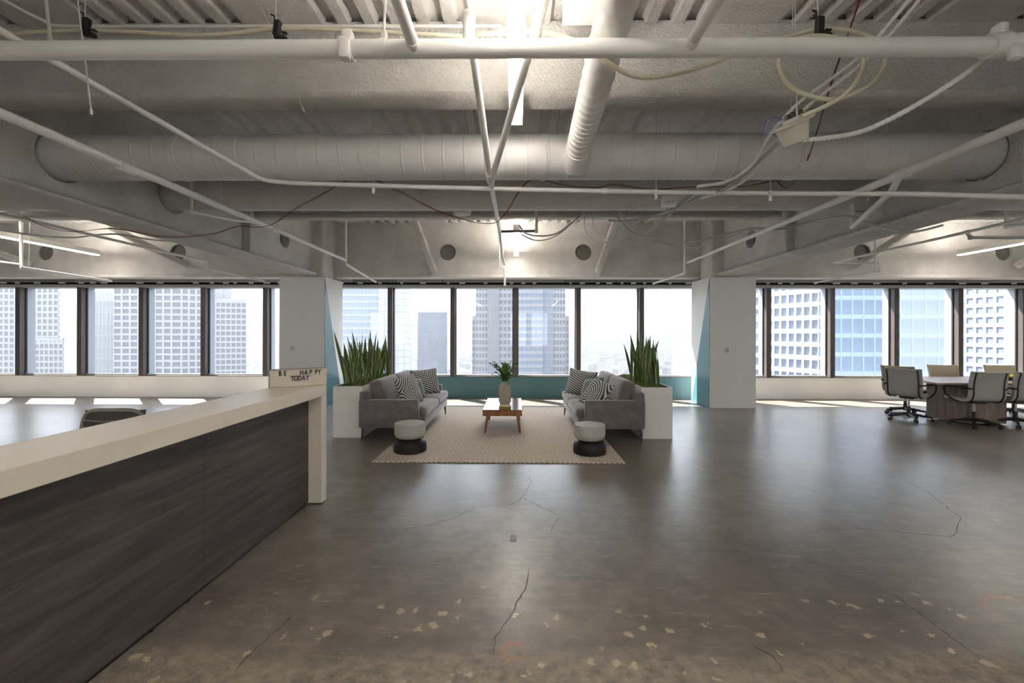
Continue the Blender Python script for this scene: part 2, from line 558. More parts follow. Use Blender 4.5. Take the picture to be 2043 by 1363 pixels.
# rear wall with its own windows (their glow is mirrored in the front glass)
RW = [(x0, x0 + 1.15) for x0 in [-15.9 + 1.5 * k for k in range(6)] + [-.45, .95] + [7.25 + 1.5 * k for k in range(6)]]
RZ0, RZ1 = .75, 3.0
bw_ = MB().box(-XW - .2, XW + .2, YB - .2, YB, 0, RZ0).box(-XW - .2, XW + .2, YB - .2, YB, RZ1, 4.3)
xs_ = [-XW - .2] + [q for p in RW for q in p] + [XW + .2]
for a, c in zip(xs_[::2], xs_[1::2]): bw_.box(a, c, YB - .2, YB, RZ0, RZ1)
bw_.build('wall_back', whitem, kind='structure')
for k, (a, c) in enumerate(RW):
    wn = struct('window_%d' % (41 + k), ((a + c) / 2, YB - .1, RZ0))
    MB().box(a, c, YB - .12, YB - .11, RZ0, RZ1).build('pane', glassm, wn)
    fr_ = MB().box(a, a + .05, YB - .15, YB - .05, RZ0, RZ1).box(c - .05, c, YB - .15, YB - .05, RZ0, RZ1)
    fr_.box(a + .05, c - .05, YB - .15, YB - .05, RZ0, RZ0 + .05).box(a + .05, c - .05, YB - .15, YB - .05, RZ1 - .05, RZ1)
    fr_.build('frame', bronzem, wn)

COLX0, COLX1, CY0, CY1, CZ = 4.08, 5.05, 9.04, 9.95, 2.76
for nm, x0, x1, m in (('wall_front', -XW, -4.55, wallm), ('wall_front', -4.55, 4.58, tealm), ('wall_front', 4.58, XW, wallm)):
    MB().box(x0, x1, YG, YG + .18, 0, .512).build(nm, m, kind='structure')
for x0, x1 in ((-XW, XW),):
    MB().box(x0, x1, YG - .012, YG + .5, .512, .528).build('trim_1', bronzem, kind='structure')
MB().box(-XW, XW, YG + .02, YG + .32, -.25, .50).build('trim_2', finm, kind='structure')

# ceiling: slab with deck ribs and flat pans between the beams
ceil = MB().box(-XW, XW, YB, YG + .6, ZD + .07, ZD + .27).build('ceiling', deckm, kind='structure')
BAYS = [(-6.9, 3.45), (3.66, 6.98), (7.12, 9.62)]
for (b0, b1) in BAYS:
    def rib_mesh(wb, wt, h):
        b = MB()
        b.extrude([(-wt / 2, 0), (wt / 2, 0), (wb / 2, h), (-wb / 2, h)], lambda u, v: (u, b0, v), lambda u, v: (u, b1, v))
        me = bpy.data.meshes.new('deck_rib')
        me.from_pydata([tuple(q) for q in b.v], [], b.f)
        me.materials.append(deckm)
        return me
    rib = rib_mesh(.135, .085, .07); pan = rib_mesh(.70, .64, .07)
    x = -13.3 + .05
    while x < 13.2:
        mk('deck_pan', pan, deckm, ceil, loc=(x + .35, 0, ZD))
        for k in range(5):
            mk('deck_rib', rib, deckm, ceil, loc=(x + .35 + .35 + .14 + k * .215, 0, ZD))
        x += .70 + .215 * 5 + .06

# cross beams (sprayed steel), between and beyond the two deep girders
GX, GW = 4.45, .07
def beam_profile(y0, y1, zb, zt):
    ym = (y0 + y1) / 2
    return [(ym - .075, zt), (ym - .07, zb + .13), (ym - .10, zb + .09), (y0 + .02, zb + .065), (y0, zb + .04), (y0 + .015, zb + .01), (y0 + .04, zb),
            (y1 - .04, zb), (y1 - .015, zb + .01), (y1, zb + .04), (y1 - .02, zb + .065), (ym + .10, zb + .09), (ym + .07, zb + .13), (ym + .075, zt)]
for (y0, y1) in ((3.40, 3.64), (6.92, 7.15), (-.55, -.3), (-4.3, -4.06)):
    for x0, x1 in ((-XW, -GX - GW), (-GX + GW, GX - GW), (GX + GW, XW)):
        b = MB()
        pr_ = beam_profile(y0, y1, 3.45, ZD + .03)
        b.extrude(pr_, lambda u, v: (x0, u, v), lambda u, v: (x1, u, v))
        b.build('ceiling_beam', spray, kind='structure', smooth=50)

# deep girders running to the columns, webs pierced for the ducts
DUCT1 = (4.06, 3.235, .205)     # y, z, radius
DUCT2 = (5.40, 3.315, .195)
for s in (-1, 1):
    g = struct('ceiling_girder', (s * GX, 3, 2.78))
    cuts = [(-6.9, 3.6, None), (3.6, 4.55, (DUCT1[0], DUCT1[1], .228)), (4.55, 6.1, (DUCT2[0], DUCT2[1], .235)), (6.1, 7.35, None), (7.35, 8.75, (8.02, 3.34, .17)), (8.75, 9.06, None)]
    for a, c, h in cuts:
        b = MB()
        if h: b.holed(a, c, 2.84, ZD + .05, h[0], h[1], h[2], lambda u, v, w_: (s * GX - GW + w_, u, v), 2 * GW)
        else: b.box(s * GX - GW, s * GX + GW, a, c, 2.84, ZD + .05)
        b.build('web', spray, g)
    prof = [(-.20, 2.78), (.20, 2.78), (.235, 2.80), (.24, 2.825), (.21, 2.85), (.10, 2.875), (-.10, 2.875), (-.21, 2.85), (-.24, 2.825), (-.235, 2.80)]
    MB().extrude(prof, lambda u, v: (s * GX + u, -6.9, v), lambda u, v: (s * GX + u, 8.98, v)).build('flange', spray, g, smooth=40)
    for yy in (6.85, -.4):
        MB().rbox(s * GX - .19, s * GX + .19, yy - .06, yy + .06, 2.86, ZD + .02, .03, 2).build('stiffener', spray, g, smooth=40)
    MB().lathe([(.165, -.02), (.165, .02)], 28).xf(Matrix.Translation((s * (GX + .09), 8.02, 3.34)) @ Matrix.Rotation(math.pi / 2, 4, 'Y')).build('hole_backing', greyhole, g)

# perimeter beam with round service holes
pb = struct('ceiling_beam', (0, 9.62, 2.84))
ZPB = 2.84
hx = [PY(px, 503, 9.62).x for px in (90, 355, 893, 1164, 1720, 2003)]
edges = [-XW, -9.1, -5.0, -.1, 4.6, 9.2, XW]
for i, h in enumerate(hx):
    MB().holed(edges[i], edges[i + 1], ZPB, ZD + .05, h, 3.40, .185, lambda u, v, w_: (u, 9.62 + w_, v), .05).build('web', spray, pb)
    MB().lathe([(.20, 0), (.20, .012)], 28).xf(Matrix.Translation((h, 9.69, 3.40)) @ Matrix.Rotation(math.pi / 2, 4, 'X')).build('hole_backing', greyhole, pb)
prof = [(9.585, ZPB - .015), (9.93, ZPB - .015), (9.93, ZPB + .03), (9.76, ZPB + .05), (9.62, ZPB + .06), (9.59, ZPB + .03)]
MB().extrude(prof, lambda u, v: (-XW, u, v), lambda u, v: (XW, u, v)).build('flange', spray, pb, smooth=50)

# sloping kicker braces from deck to perimeter beam
def kicker(a, b_, ww=.16):
    a, b_ = Vector(a), Vector(b_)
    d = (b_ - a).normalized()
    q = d.to_track_quat('Z', 'Y').to_matrix().to_4x4()
    L_ = (b_ - a).length
    m = MB().rbox(-ww / 2, ww / 2, -.035, .035, 0, L_, .03, 2)
    m.rbox(-.035, .035, -.02, ww * .7, 0, L_, .02, 2)
    m.xf(Matrix.Translation(a) @ q)
    k = m.build('kicker_brace', spray, smooth=40)
    k['kind'] = 'structure'
    return k
for pa, pb_, ya, yb in (((827, 441), (866, 543), 8.95, 9.55), ((1229, 441), (1193, 545), 8.95, 9.55), ((215, 455), (372, 534), 8.7, 9.5), ((-150, 455), (62, 532), 8.7, 9.5), ((1850, 440), (1708, 536), 8.7, 9.5), ((2130, 470), (2030, 535), 8.9, 9.5)):
    A = PY(*pa, ya); B = PY(*pb_, yb)
    kicker(A, B)

# columns: cladding box, teal and white triangles on the inner side, sprayed stub above
for s in (-1, 1):
    c = struct('column', (s * 4.56, 9.5, 0))
    xi, xo = s * COLX0, s * COLX1
    MB().box(min(xi, xo), max(xi, xo), CY0, CY1, 0, CZ).build('cladding', whitem, c)
    t = s * -.008
    for pts, m in ((((CY0, 0), (CY1, 0), (CY0, CZ)), tealm), (((CY1, 0), (CY1, CZ), (CY0, CZ)), whitem)):
        MB().extrude(pts, lambda u, v: (xi, u, v), lambda u, v: (xi + t, u, v)).build('side_panel', m, c)
    x0, x1 = sorted((s * 4.12, s * 4.78))
    MB().rbox(x0, x1, 9.0 + .06, 9.62, CZ, ZD + .05, .06, 3).build('stub', spray, c, smooth=50)

for s, lab, px in ((-1, 'small grey thermostat on the white column behind the letter board', 584), (1, 'small grey thermostat on the white column by the sunlit floor and meeting table', 1450)):
    p = PY(px, 695 if s < 0 else 699, CY0)
    th = thing('thermostat', lab, 'thermostat', p)
    MB().rbox(p.x - .04, p.x + .04, CY0 - .03, CY0, p.z - .045, p.z + .045, .012, 2).build('housing', mat('thermostat grey', (.55, .54, .52), .5) if s < 0 else MAT['thermostat grey'], th, smooth=40)
    MB().rbox(p.x - .022, p.x + .022, CY0 - .036, CY0 - .028, p.z - .012, p.z + .028, .004, 1).build('display', headm, th)

# ------------------------------------------------------------------ windows
MS = 1.524
MX = [-.02 + MS * k for k in range(-10, 11)]
ZS, ZH = .528, 2.675
for i in range(len(MX) - 1):
    a, b_ = MX[i], MX[i + 1]
    if a < -15.4: continue
    wn = struct('window_%d' % (i + 1), ((a + b_) / 2, 10.45, ZS))
    MB().box(a + .05, b_ - .05, 10.452, 10.464, ZS + .03, ZH).build('pane', glassm, wn)
    MB().box(a - .056, a + .056, 10.32, 10.44, ZS, ZH).build('mullion', bronzem, wn)
    MB().box(a - .052, a + .052, 10.47, 10.665, ZS - .2, ZH + .3).build('outer_fin', finm, wn)
    MB().box(a + .056, b_ - .056, 10.425, 10.48, ZS, ZS + .03).build('sill_rail', headm, wn)
    MB().box(a + .056, a + .075, 10.44, 10.475, ZS + .03, ZH).build('glazing_bead', blackm, wn)
    MB().box(b_ - .075, b_ - .056, 10.44, 10.475, ZS + .03, ZH).build('glazing_bead', blackm, wn)
MB().box(-XW, XW, 10.33, 10.66, ZH, ZH + .072).build('trim_3', headm, kind='structure')
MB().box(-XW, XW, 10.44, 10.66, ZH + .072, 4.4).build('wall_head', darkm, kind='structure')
random.seed(4)
hp = struct('window_head_panels', (0, 10.3, 2.86))
x = -15
while x < 15:
    L_ = random.uniform(1.0, 1.7)
    dk = random.random() < .25
    MB().box(x, x + L_ - .02, 10.26, 10.29, 2.795, 3.1).build('head_panel', mat('head grey', (.26, .255, .245), .6) if (dk and 'head grey' not in MAT) else (MAT['head grey'] if dk else headm), hp)
    xx = x + .1
    while xx < x + L_ - .2:
        wd = random.uniform(.05, .14)
        MB().box(xx, xx + wd, 10.25, 10.30, 2.765, 2.80).build('bracket', clipw, hp)
        xx += wd + random.uniform(.12, .55)
    x += L_

# ------------------------------------------------------------------ ducts and pipes
def ribbed_path(a, b_, r, pitch, dr):
    a, b_ = Vector(a), Vector(b_)
    L_ = (b_ - a).length; d = (b_ - a) / L_
    pts, rs = [], []
    n = int(L_ / pitch)
    for i in range(n + 1):
        s_ = L_ * i / n
        for ds, rr in ((-.012, r), (-.004, r + dr), (.004, r + dr), (.012, r)):
            q = s_ + ds
            if q < 0 or q > L_: continue
            pts.append(a + d * q); rs.append(rr)
    return pts, rs
for (y, z, r), lab in ((DUCT1, 'wide grey round spiral duct crossing between girders, joined by the branch duct'), (DUCT2, 'grey round duct farther back, crossing behind the wide spiral duct')):
    dk = thing('round_duct', lab, 'duct', (0, y, z))
    pts, rs = ribbed_path((-12.5, y, z), (12.5, y, z), r, .19 if r > .2 else .6, .0035)
    MB().tube(pts, rs, 36).build('duct_run', ductm, dk, smooth=16)
    for xx in ((-3.2, 0.25, 2.6) if r > .2 else (-2.2, 1.9)):
        MB().tube([(xx - .02, y, z), (xx + .02, y, z)], r + .008, 36).build('collar', ductm, dk, smooth=40)
o_ = thing('duct_outlet', 'stubby grey outlet collar on the front of the rear duct', 'duct', PY(815, 366, 5.1))
ax = Matrix.Translation((PY(815, 366, 5.1).x, DUCT2[0], DUCT2[1])) @ Matrix.Rotation(math.radians(112), 4, 'X')
MB().lathe([(.125, .17), (.125, .30), (.11, .32), (.08, .33)], 24).xf(ax).build('collar', ductm, o_, smooth=40)
MB().lathe([(.125, .24), (.133, .245), (.133, .26), (.125, .265)], 24).xf(ax).build('bead', ductm, o_, smooth=40)
p = PY(922, 428, 6.2)
o_ = thing('duct_outlet', 'stubby grey outlet collar hanging behind the rear duct near the red wire', 'duct', p)
MB().lathe([(.125, ZD - p.z + .06), (.13, .04), (.115, .0), (.08, -.012)], 24, p).build('collar', ductm, o_, smooth=40)
MB().lathe([(.13, .1), (.138, .095), (.138, .08), (.13, .075)], 24, p).build('bead', ductm, o_, smooth=40)
# branch duct
bd = thing('branch_duct', 'white-painted branch duct running under the near beam into the wide duct', 'duct', (.55, 3, 3.28))
path = smooth_path([(.42, .3, 3.29), (.50, 1.6, 3.29), (.545, 2.9, 3.28), (.55, 3.5, 3.235), (.545, 3.98, 3.16)], 8)
pts, rs = [], []
for i in range(len(path) - 1):
    a, c = path[i], path[i + 1]
    for t_, k in ((0, 0), (.4, 0), (.45, .006), (.55, .006), (.6, 0)):
        pts.append(a.lerp(c, t_)); rs.append(.105 + k)
MB().tube(pts, rs, 30).build('duct_run', pipem, bd, smooth=60)
MB().tube([(.546, 3.78, 3.19), (.545, 3.98, 3.155)], [.112, .14], 30).build('saddle', pipem, bd, smooth=60)

def pipe(name, label, pts, r, m=None, group=None, joints=(), clamps=(), cat='pipe', n=12, elbows=None):
    pts = [Vector(q) for q in pts]
    o = thing(name, label, cat, pts[0], group=group)
    MB().tube(pts, r, n).build('run', m or pipem, o, smooth=45)
    for (c, d, L_, rr) in joints:
        c, d = Vector(c), Vector(d).normalized()
        MB().tube([c - d * L_ / 2, c + d * L_ / 2], rr, 14).build('coupling', m or pipem, o, smooth=45)
    for c in (elbows or []):
        b = MB().lathe([(.001, -r * 1.25), (r * .8, -r), (r * 1.25, 0), (r * .8, r), (.001, r * 1.25)], 12, c, cap=False)
        b.build('elbow', m or pipem, o, smooth=60)
    return o
MAINY = 2.35
mz = lambda x: 3.124 + 0 * x
A0, A1 = PY(-420, 103, MAINY), PY(1985, 93, MAINY)
mp = pipe('sprinkler_main', 'thick white sprinkler main crossing overhead just before the near beam', [A0, A1], .0475, n=24)
M_ = lambda px: A0.lerp(A1, (PY(px, 97, MAINY).x - A0.x) / (A1.x - A0.x))
# clamp, hanger and end coupling
c = M_(694)
b = MB().tube([c + Vector((-.03, 0, 0)), c + Vector((.03, 0, 0))], .062, 20)
b.rbox(c.x - .03, c.x + .03, c.y - .03, c.y + .03, c.z + .05, c.z + .10, .012, 2)
b.rbox(c.x - .028, c.x + .032, c.y - .07, c.y - .02, c.z - .085, c.z + .02, .014, 2)
b.build('grooved_coupling', pipem, mp, smooth=40)
c = M_(766)
b = MB().tube([c + Vector((-.016, 0, 0)), c + Vector((.016, 0, 0))], .052, 20)
b.rbox(c.x - .016, c.x + .016, c.y - .018, c.y + .018, c.z + .045, c.z + .10, .006, 1)
b.tube([c + Vector((0, 0, .1)), c + Vector((.02, .05, .95))], .008, 8)
b.build('ring_hanger', pipem, mp, smooth=40)
c = A1
b = MB().tube([c + Vector((-.04, 0, 0)), c + Vector((.05, 0, .01))], .062, 20)
b.tube([c + Vector((.02, 0, 0)), c + Vector((.30, -.05, .02))], .052, 16)
b.rbox(c.x - .0, c.x + .05, c.y - .03, c.y + .03, c.z + .05, c.z + .12, .012, 2)
b.rbox(c.x + .03, c.x + .09, c.y - .07, c.y - .02, c.z - .10, c.z - .02, .014, 2)
b.build('end_coupling', pipem, mp, smooth=40)
for px, nm in ((828, 'left'), (1374, 'right')):
    q = M_(px)
    st = thing('sprinkler_branch', 'short white branch pipe welded to the overhead main near %s' % ('its ring hanger' if px == 828 else 'the coiled cream hose'), 'pipe', q)
    MB().tube([q, q + Vector((0, -2.6, .01))], .032, 16).build('run', pipem, st, smooth=45)
    MB().tube([q + Vector((0, .01, 0)), q + Vector((0, -.075, 0))], .037, 16).build('weld_boss', pipem, st, smooth=45)
# riser with elbow, then a branch running towards the windows
e0 = PY(935, 36, 2.44); q0 = M_(935)
e1 = PY(978, 355, 3.85); e2 = PY(997, 462, 6.9)
dirb = (e1 - e0).normalized()
vb = thing('sprinkler_branch', 'white sprinkler branch rising over the main by an elbow, running to the windows', 'pipe', e0)
MB().tube([q0, Vector((q0.x, q0.y + .01, q0.z + .06)), Vector((e0.x, e0.y, e0.z))], .034, 16).build('riser', pipem, vb, smooth=45)
MB().lathe([(.001, -.05), (.03, -.045), (.040, -.02), (.043, 0), (.038, .025), (.022, .040), (.001, .044)], 16, e0).build('elbow', pipem, vb, smooth=60)
MB().tube([e0, e1], .0265, 14).build('run', pipem, vb, smooth=45)
MB().tube([e1, e2], .0265, 14).build('run', pipem, vb, smooth=45)
MB().tube([e1 - dirb * .06, e1 + dirb * .06], .036, 14).build('tee', pipem, vb, smooth=45)
MB().tube([e2, PY(1003, 515, 8.2), PY(1007, 528, 8.5)], .024, 12).build('run', pipem, vb, smooth=45)
MB().tube([PY(1007, 523, 8.5), PY(1007, 570, 8.5)], .022, 12).build('drop', pipem, vb, smooth=45)
MB().tube([PY(996, 470, 8.3), PY(996, 532, 8.3), PY(1007, 534, 8.5)], .014, 10).build('side_leg', pipem, vb, smooth=45)
# crossing arm
j1 = e1 + Vector((.02, -.03, -.01)); jm = PY(1066, 70, 2.46)
j0 = jm + (jm - j1) * .35
ar = pipe('sprinkler_branch', 'white pipe slanting across the lit ceiling lamp to a tee', [j0, j1], .026, n=14, joints=[(PY(1070, 62, 2.44), j1 - j0, .05, .034)])
# crossover with short lateral and riser by the far lamp
xa, xb = PY(997, 462, 6.9), PY(1070, 461, 6.9)
zl = 3.2
cr_ = thing('cross_pipe', 'grey pipe loop bridging in front of the far ceiling lamp', 'pipe', xa)
MB().tube([xa, xb], .02, 12).build('run', mat('bare grey pipe', (.20, .195, .185), .5), cr_, smooth=45)
MB().tube([xb, PY(1072, 365, 6.7)], .022, 12).build('riser', pipem, cr_, smooth=45)
for q in (xa, xb):
    MB().lathe([(.001, -.04), (.03, -.03), (.034, 0), (.03, .03), (.001, .04)], 14, q).build('elbow', pipem, cr_, smooth=60)

# long branch pipes, left and right
l0, l1, l2 = PX(-140, 166, -3.3), PX(540, 454, -3.3), PX(688, 519, -3.28)
lp = pipe('sprinkler_branch', 'long white pipe slanting past both crossing ducts towards the letter board column', [l0 + (l0 - l1).normalized() * 5.0, l1, l2], [.033, .033, .024], n=14,
          joints=[(PX(253, 335, -3.3), l1 - l0, .14, .041), (PX(545, 458, -3.3), l1 - l0, .12, .045)])
d0 = PY(750, 563, 9.2)
MB().tube([PX(690, 441, -3.28), PX(690, 527, -3.28)], .022, 12).build('riser', pipem, lp, smooth=45)
MB().tube([PX(690, 527, -3.28), d0], .022, 12).build('drop', pipem, lp, smooth=45)
r0, r1 = PX(2130, 210, 3.4), PX(1372, 524, 3.4)
tj = PX(1797, 348, 3.4)
rp_ = pipe('sprinkler_branch', 'long white pipe slanting past both ducts beside the hanging white bowl', [r0 + (r0 - tj).normalized() * 5.0, tj, r1], [.036, .036, .022], n=14,
           joints=[(tj, r1 - r0, .16, .045)])
MB().tube([tj, tj + Vector((.02, .12, -.12)), PY(1700, 453, 5.3)], .028, 12).build('lower_leg', pipem, rp_, smooth=45)
MB().tube([PY(1700, 453, 5.3), PY(1700, 352, 5.3)], .026, 12).build('riser', pipem, rp_, smooth=45)
MB().tube([PX(1366, 441, 3.38), PX(1366, 545, 3.38)], .022, 12).build('riser', pipem, rp_, smooth=45)
MB().tube([PX(1366, 545, 3.38), PY(1303, 566, 9.3)], .022, 12).build('drop', pipem, rp_, smooth=45)

# conduit that bends and runs across
cpts = [PY(-160, -35, 2.2) + (PY(-160, -35, 2.2) - PY(0, 60, 2.47)) * 8, PY(0, 60, 2.47), PY(105, 120, 2.66), PY(300, 232, 3.2), PY(430, 306, 3.63), PY(490, 340, 3.83), PY(520, 356, 3.98), PY(560, 363, 4.08), PY(640, 367, 4.12), PY(1000, 377, 4.16), PY(1440, 385, 4.16), PY(1800, 387, 3.75), PY(2150, 389, 3.15), Vector((4.12, 2.6, 2.62)), Vector((4.14, 1.5, 2.62)), Vector((4.14, -2.5, 2.65))]
cd = pipe('conduit', 'slim white conduit that bends at the wide duct and crosses under it', smooth_path(cpts, 6), .0215, n=12, joints=[(PY(1207, 381, 4.18), (1, 0, 0), .05, .027)])
for px, py in ((745, 371), (1309, 383), (1537, 386)):
    p = PY(px, py, 4.15 if px < 1500 else 4.05)
    h = thing('conduit_hanger', 'small white hanger holding the slim conduit %s' % {745: 'near its bend', 1309: 'beside the white junction box', 1537: 'below the hanging white bowl'}[px], 'hanger', p)
    MB().tube([p + Vector((0, 0, .02)), p + Vector((0, 0, .85))], .004, 6).build('rod', rodm, h)
    MB().tube([p + Vector((-.012, 0, 0)), p + Vector((.012, 0, 0))], .027, 12).build('ring', clipw, h)
    MB().rbox(p.x - .014, p.x + .014, p.y - .01, p.y + .01, p.z - .075, p.z - .02, .006, 1).build('tail', clipw, h)
# upper conduits along the near beam
p1 = [PY(-60, -40, 2.95), PY(25, 10, 3.15), PY(85, 40, 3.25), PY(130, 52, 3.3), PY(400, 52, 3.3), PY(1000, 52, 3.3)]
pipe('conduit', 'thin pale conduit running along the deck above the near beam face', smooth_path(p1, 8), .012, n=10)
p2 = [PY(-60, 70, 3.0), PY(0, 68, 3.0), PY(180, 60, 3.0), PY(400, 70, 3.0), PY(560, 57, 3.0), PY(690, 60, 3.0), PY(920, 72, 3.0), PY(960, 68, 2.95), PY(1060, 64, 2.75), PY(1130, 74, 2.58), PY(1190, 110, 2.46), PY(1260, 150, 2.5), PY(1330, 151, 2.6), PY(1420, 127, 2.8), PY(1500, 95, 2.8), PY(1590, 68, 2.75), PY(1640, 58, 2.72), PY(1700, 62, 2.72), PY(1750, 84, 2.72), PY(1766, 120, 2.72), PY(1745, 160, 2.72), PY(1690, 192, 2.72), PY(1640, 197, 2.72), PY(1580, 175, 2.72), PY(1554, 130, 2.72), PY(1570, 90, 2.70), PY(1620, 72, 2.68), PY(1680, 80, 2.68), PY(1720, 112, 2.68), PY(1715, 150, 2.68), PY(1685, 188, 2.68), PY(1640, 215, 2.70), PY(1600, 232, 2.72)]
pipe('cream_hose', 'cream plastic cable draped along the ceiling and coiled in loops beside the bowl', smooth_path(p2, 8), .0135, hosem, n=10, cat='cable')
# black cable clips
for px, py, Y, lab in ((172, 52, 2.98, 'black plastic cable clip hanging beside a thin white rod'), (553, 57, 2.98, 'black plastic cable clip hanging before the ribbed deck pans'), (1635, 52, 2.70, 'black plastic cable clip above the coiled cream cable')):
    p = PY(px, py, Y)
    k = thing('cable_clip', lab, 'clip', p)
    b = MB().rbox(-.022, .022, -.02, .02, -.055, .055, .006, 1)
    b.rbox(-.012, .075, -.018, .018, -.075, -.045, .006, 1)
    b.rbox(.035, .075, -.012, .012, -.03, -.018, .003, 1)
    b.xf(Matrix.Translation(p) @ Matrix.Rotation(.12 if px < 1000 else .05, 4, 'Y'))
    b.build('clip_body', blackm, k, smooth=30)
    MB().tube([p + Vector((-.015, 0, .05)), p + Vector((-.02, 0, .09)), p + Vector((-.045, 0, .10))], .006, 6).build('hook', blackm, k)
    MB().tube([p + Vector((-.01, 0, .05)), p + Vector((-.01, .02, 1.0))], .004, 6).build('rod', rodm, k)
# thin hanging rods and wires
for i, (xa_, ya_, xb_, yb_, Y, r) in enumerate(((92, 0, 101, 84, 2.9, .010), (155, 0, 183, 228, 2.6, .004), (561, 110, 607, 223, 3.2, .0025), (742, 250, 744, 365, 4.15, .0035), (1586, 0, 1590, 230, 2.72, .003), (1737, 250, 1732, 400, 4.4, .003), (1770, 235, 1763, 345, 4.0, .007), (440, 355, 441, 408, 5.0, .006), (418, 355, 419, 420, 5.0, .003), (667, 446, 666, 505, 7.9, .006), (1391, 446, 1389, 510, 7.9, .006), (60, 445, 58, 530, 7.6, .006), (1478, 380, 1477, 430, 6.0, .003), (1318, 130, 1318, 330, 4.0, .003))):
    labs = ['stout white hanger rod rising above the main near the curved conduit', 'thin white rod ending loose in front of the near beam', 'fine white wire slanting down the face of the near beam', 'fine wire dropping to the conduit near its bend', 'fine wire holding up the white bowl', 'fine wire hanging in front of the rear duct end', 'white threaded rod holding the long pipe by the bowl', 'white threaded rod holding the long pipe before the rear duct', 'fine wire beside the rear duct end hole', 'white rod holding the pipe above the teal column side', 'white rod holding the thin pipe by the second column', 'white rod beside the upright pipe in the lamp-lit bay', 'fine wire below the rear duct among grey cables', 'fine wire in front of the wide duct near the branch duct']
    a, c = PY(xa_, ya_, Y), PY(xb_, yb_, Y)
    up = Vector((a.x, a.y, max(a.z, c.z)))
    d = (a - c).normalized()
    top = c + d * ((ZD + .05 - c.z) / d.z) if d.z > .4 else a
    rd = thing('hanger_rod', labs[i], 'rod', c)
    MB().tube([c, top], r, 8).build('rod', rodm, rd)
    MB().tube([c - d * .004, c + d * .03], r * 1.9, 8).build('nut', rodm, rd)

# red wires
reds = [('thin red wire drooping from the long pipe up to the wide duct', [PY(-20, 430, 5.6), PY(30, 425, 5.6), PY(75, 447, 5.2), PY(120, 460, 5.0), PY(165, 461, 4.9), PY(230, 457, 4.8), PY(330, 474, 5.2), PY(420, 468, 5.08), PY(475, 452, 5.1), PY(515, 453, 5.2), PY(545, 447, 5.3), PY(590, 418, 5.0), PY(640, 390, 4.6), PY(697, 356, 4.25)]),
        ('thin red wire looping below the rear duct past the far lamp', [PY(745, 358, 4.3), PY(800, 385, 4.5), PY(870, 420, 4.7), PY(940, 442, 4.8), PY(985, 445, 4.8), PY(1010, 425, 4.7), PY(1035, 385, 4.5), PY(1055, 362, 4.4), PY(1085, 360, 4.4), PY(1130, 370, 4.4), PY(1190, 375, 4.4), PY(1228, 370, 4.4), PY(1300, 379, 4.4), PY(1380, 373, 4.4), PY(1480, 372, 4.4), PY(1530, 364, 4.4), PY(1548, 362, 4.4), PY(1560, 372, 4.4), PY(1575, 374, 4.4), PY(1600, 345, 4.1), PY(1615, 310, 3.8)]),
        ('doubled red wire hanging past the coiled cream cable', [PY(1615, 310, 3.8), PY(1635, 245, 3.5), PY(1660, 165, 3.2), PY(1690, 75, 2.9), PY(1722, -25, 2.7)])]
for lab, pts in reds:
    sp = smooth_path(pts, 6)
    rw = thing('red_wire', lab, 'wire', sp[0])
    MB().tube(sp, .0032, 6).build('strand', redm, rw, smooth=60)
    off = [q + Vector((.006 * math.sin(i * .35), 0, .006 + .008 * math.sin(i * .21))) for i, q in enumerate(sp)]
    MB().tube(off, .0032, 6).build('strand', redm, rw, smooth=60)

# armoured cables
def armoured(lab, pts, r, coil=True, m=None):
    sp = smooth_path(pts, 14 if coil else 6)
    o = thing('armoured_cable' if coil else 'grey_cable', lab, 'cable', sp[0])
    if coil:
        # resample evenly for the ribs
        q = [sp[0]]
        step = r * .9
        acc = 0
        for i in range(1, len(sp)):
            d = (sp[i] - sp[i - 1]).length
            k = max(1, int(d / step))
            for j in range(1, k + 1): q.append(sp[i - 1].lerp(sp[i], j / k))
        rs = [r * (1.0 if i % 2 else .80) for i in range(len(q))]
        MB().tube(q, rs, 8).build('jacket', m or pipem, o, smooth=20)
    else:
        MB().tube(sp, r, 8).build('jacket', m or pipem, o, smooth=60)
    return o
cabm = mat('grey cable', (.46, .455, .44), .5)
armoured('ribbed white armoured cable curving from the main end to the bowl', [PY(1975, 108, 2.5), PY(1900, 165, 2.55), PY(1800, 225, 2.65), PY(1720, 262, 2.75), PY(1650, 275, 2.85), PY(1598, 280, 2.9)], .017)
armoured('upper of two ribbed cables slanting behind the coiled cable', [PY(1830, -20, 2.9), PY(1755, 70, 3.0), PY(1700, 125, 3.05), PY(1600, 200, 3.15), PY(1560, 240, 3.25), PY(1530, 280, 3.4), PY(1500, 330, 3.65), PY(1450, 362, 3.9), PY(1390, 372, 4.0)], .015)
armoured('lower of two ribbed cables slanting behind the coiled cable', [PY(1850, -20, 2.9), PY(1775, 70, 3.0), PY(1715, 130, 3.05), PY(1620, 205, 3.15), PY(1575, 250, 3.3), PY(1545, 290, 3.5), PY(1510, 340, 3.8), PY(1460, 375, 4.0), PY(1400, 395, 4.3)], .015)
armoured('grey cable swinging from the bowl to the junction box', [PY(1552, 285, 3.4), PY(1500, 335, 3.7), PY(1450, 375, 4.0), PY(1400, 395, 4.4), PY(1340, 420, 4.9), PY(1290, 435, 5.2), PY(1250, 443, 5.5), PY(1215, 440, 5.8)], .014, False, cabm)
armoured('pair of grey cables draping left of the round beam hole', [PY(1172, 343, 6.6), PY(1166, 416, 6.35), PY(1140, 445, 6.4), PY(1110, 466, 6.5), PY(1080, 471, 6.6), PY(1050, 466, 6.6), PY(1036, 450, 6.7)], .011, False, cabm)
armoured('grey cable hanging lower left of the round beam hole', [PY(1168, 343, 6.6), PY(1162, 416, 6.35), PY(1130, 455, 6.4), PY(1100, 475, 6.5), PY(1070, 480, 6.6), PY(1040, 468, 6.6)], .009, False, cabm)
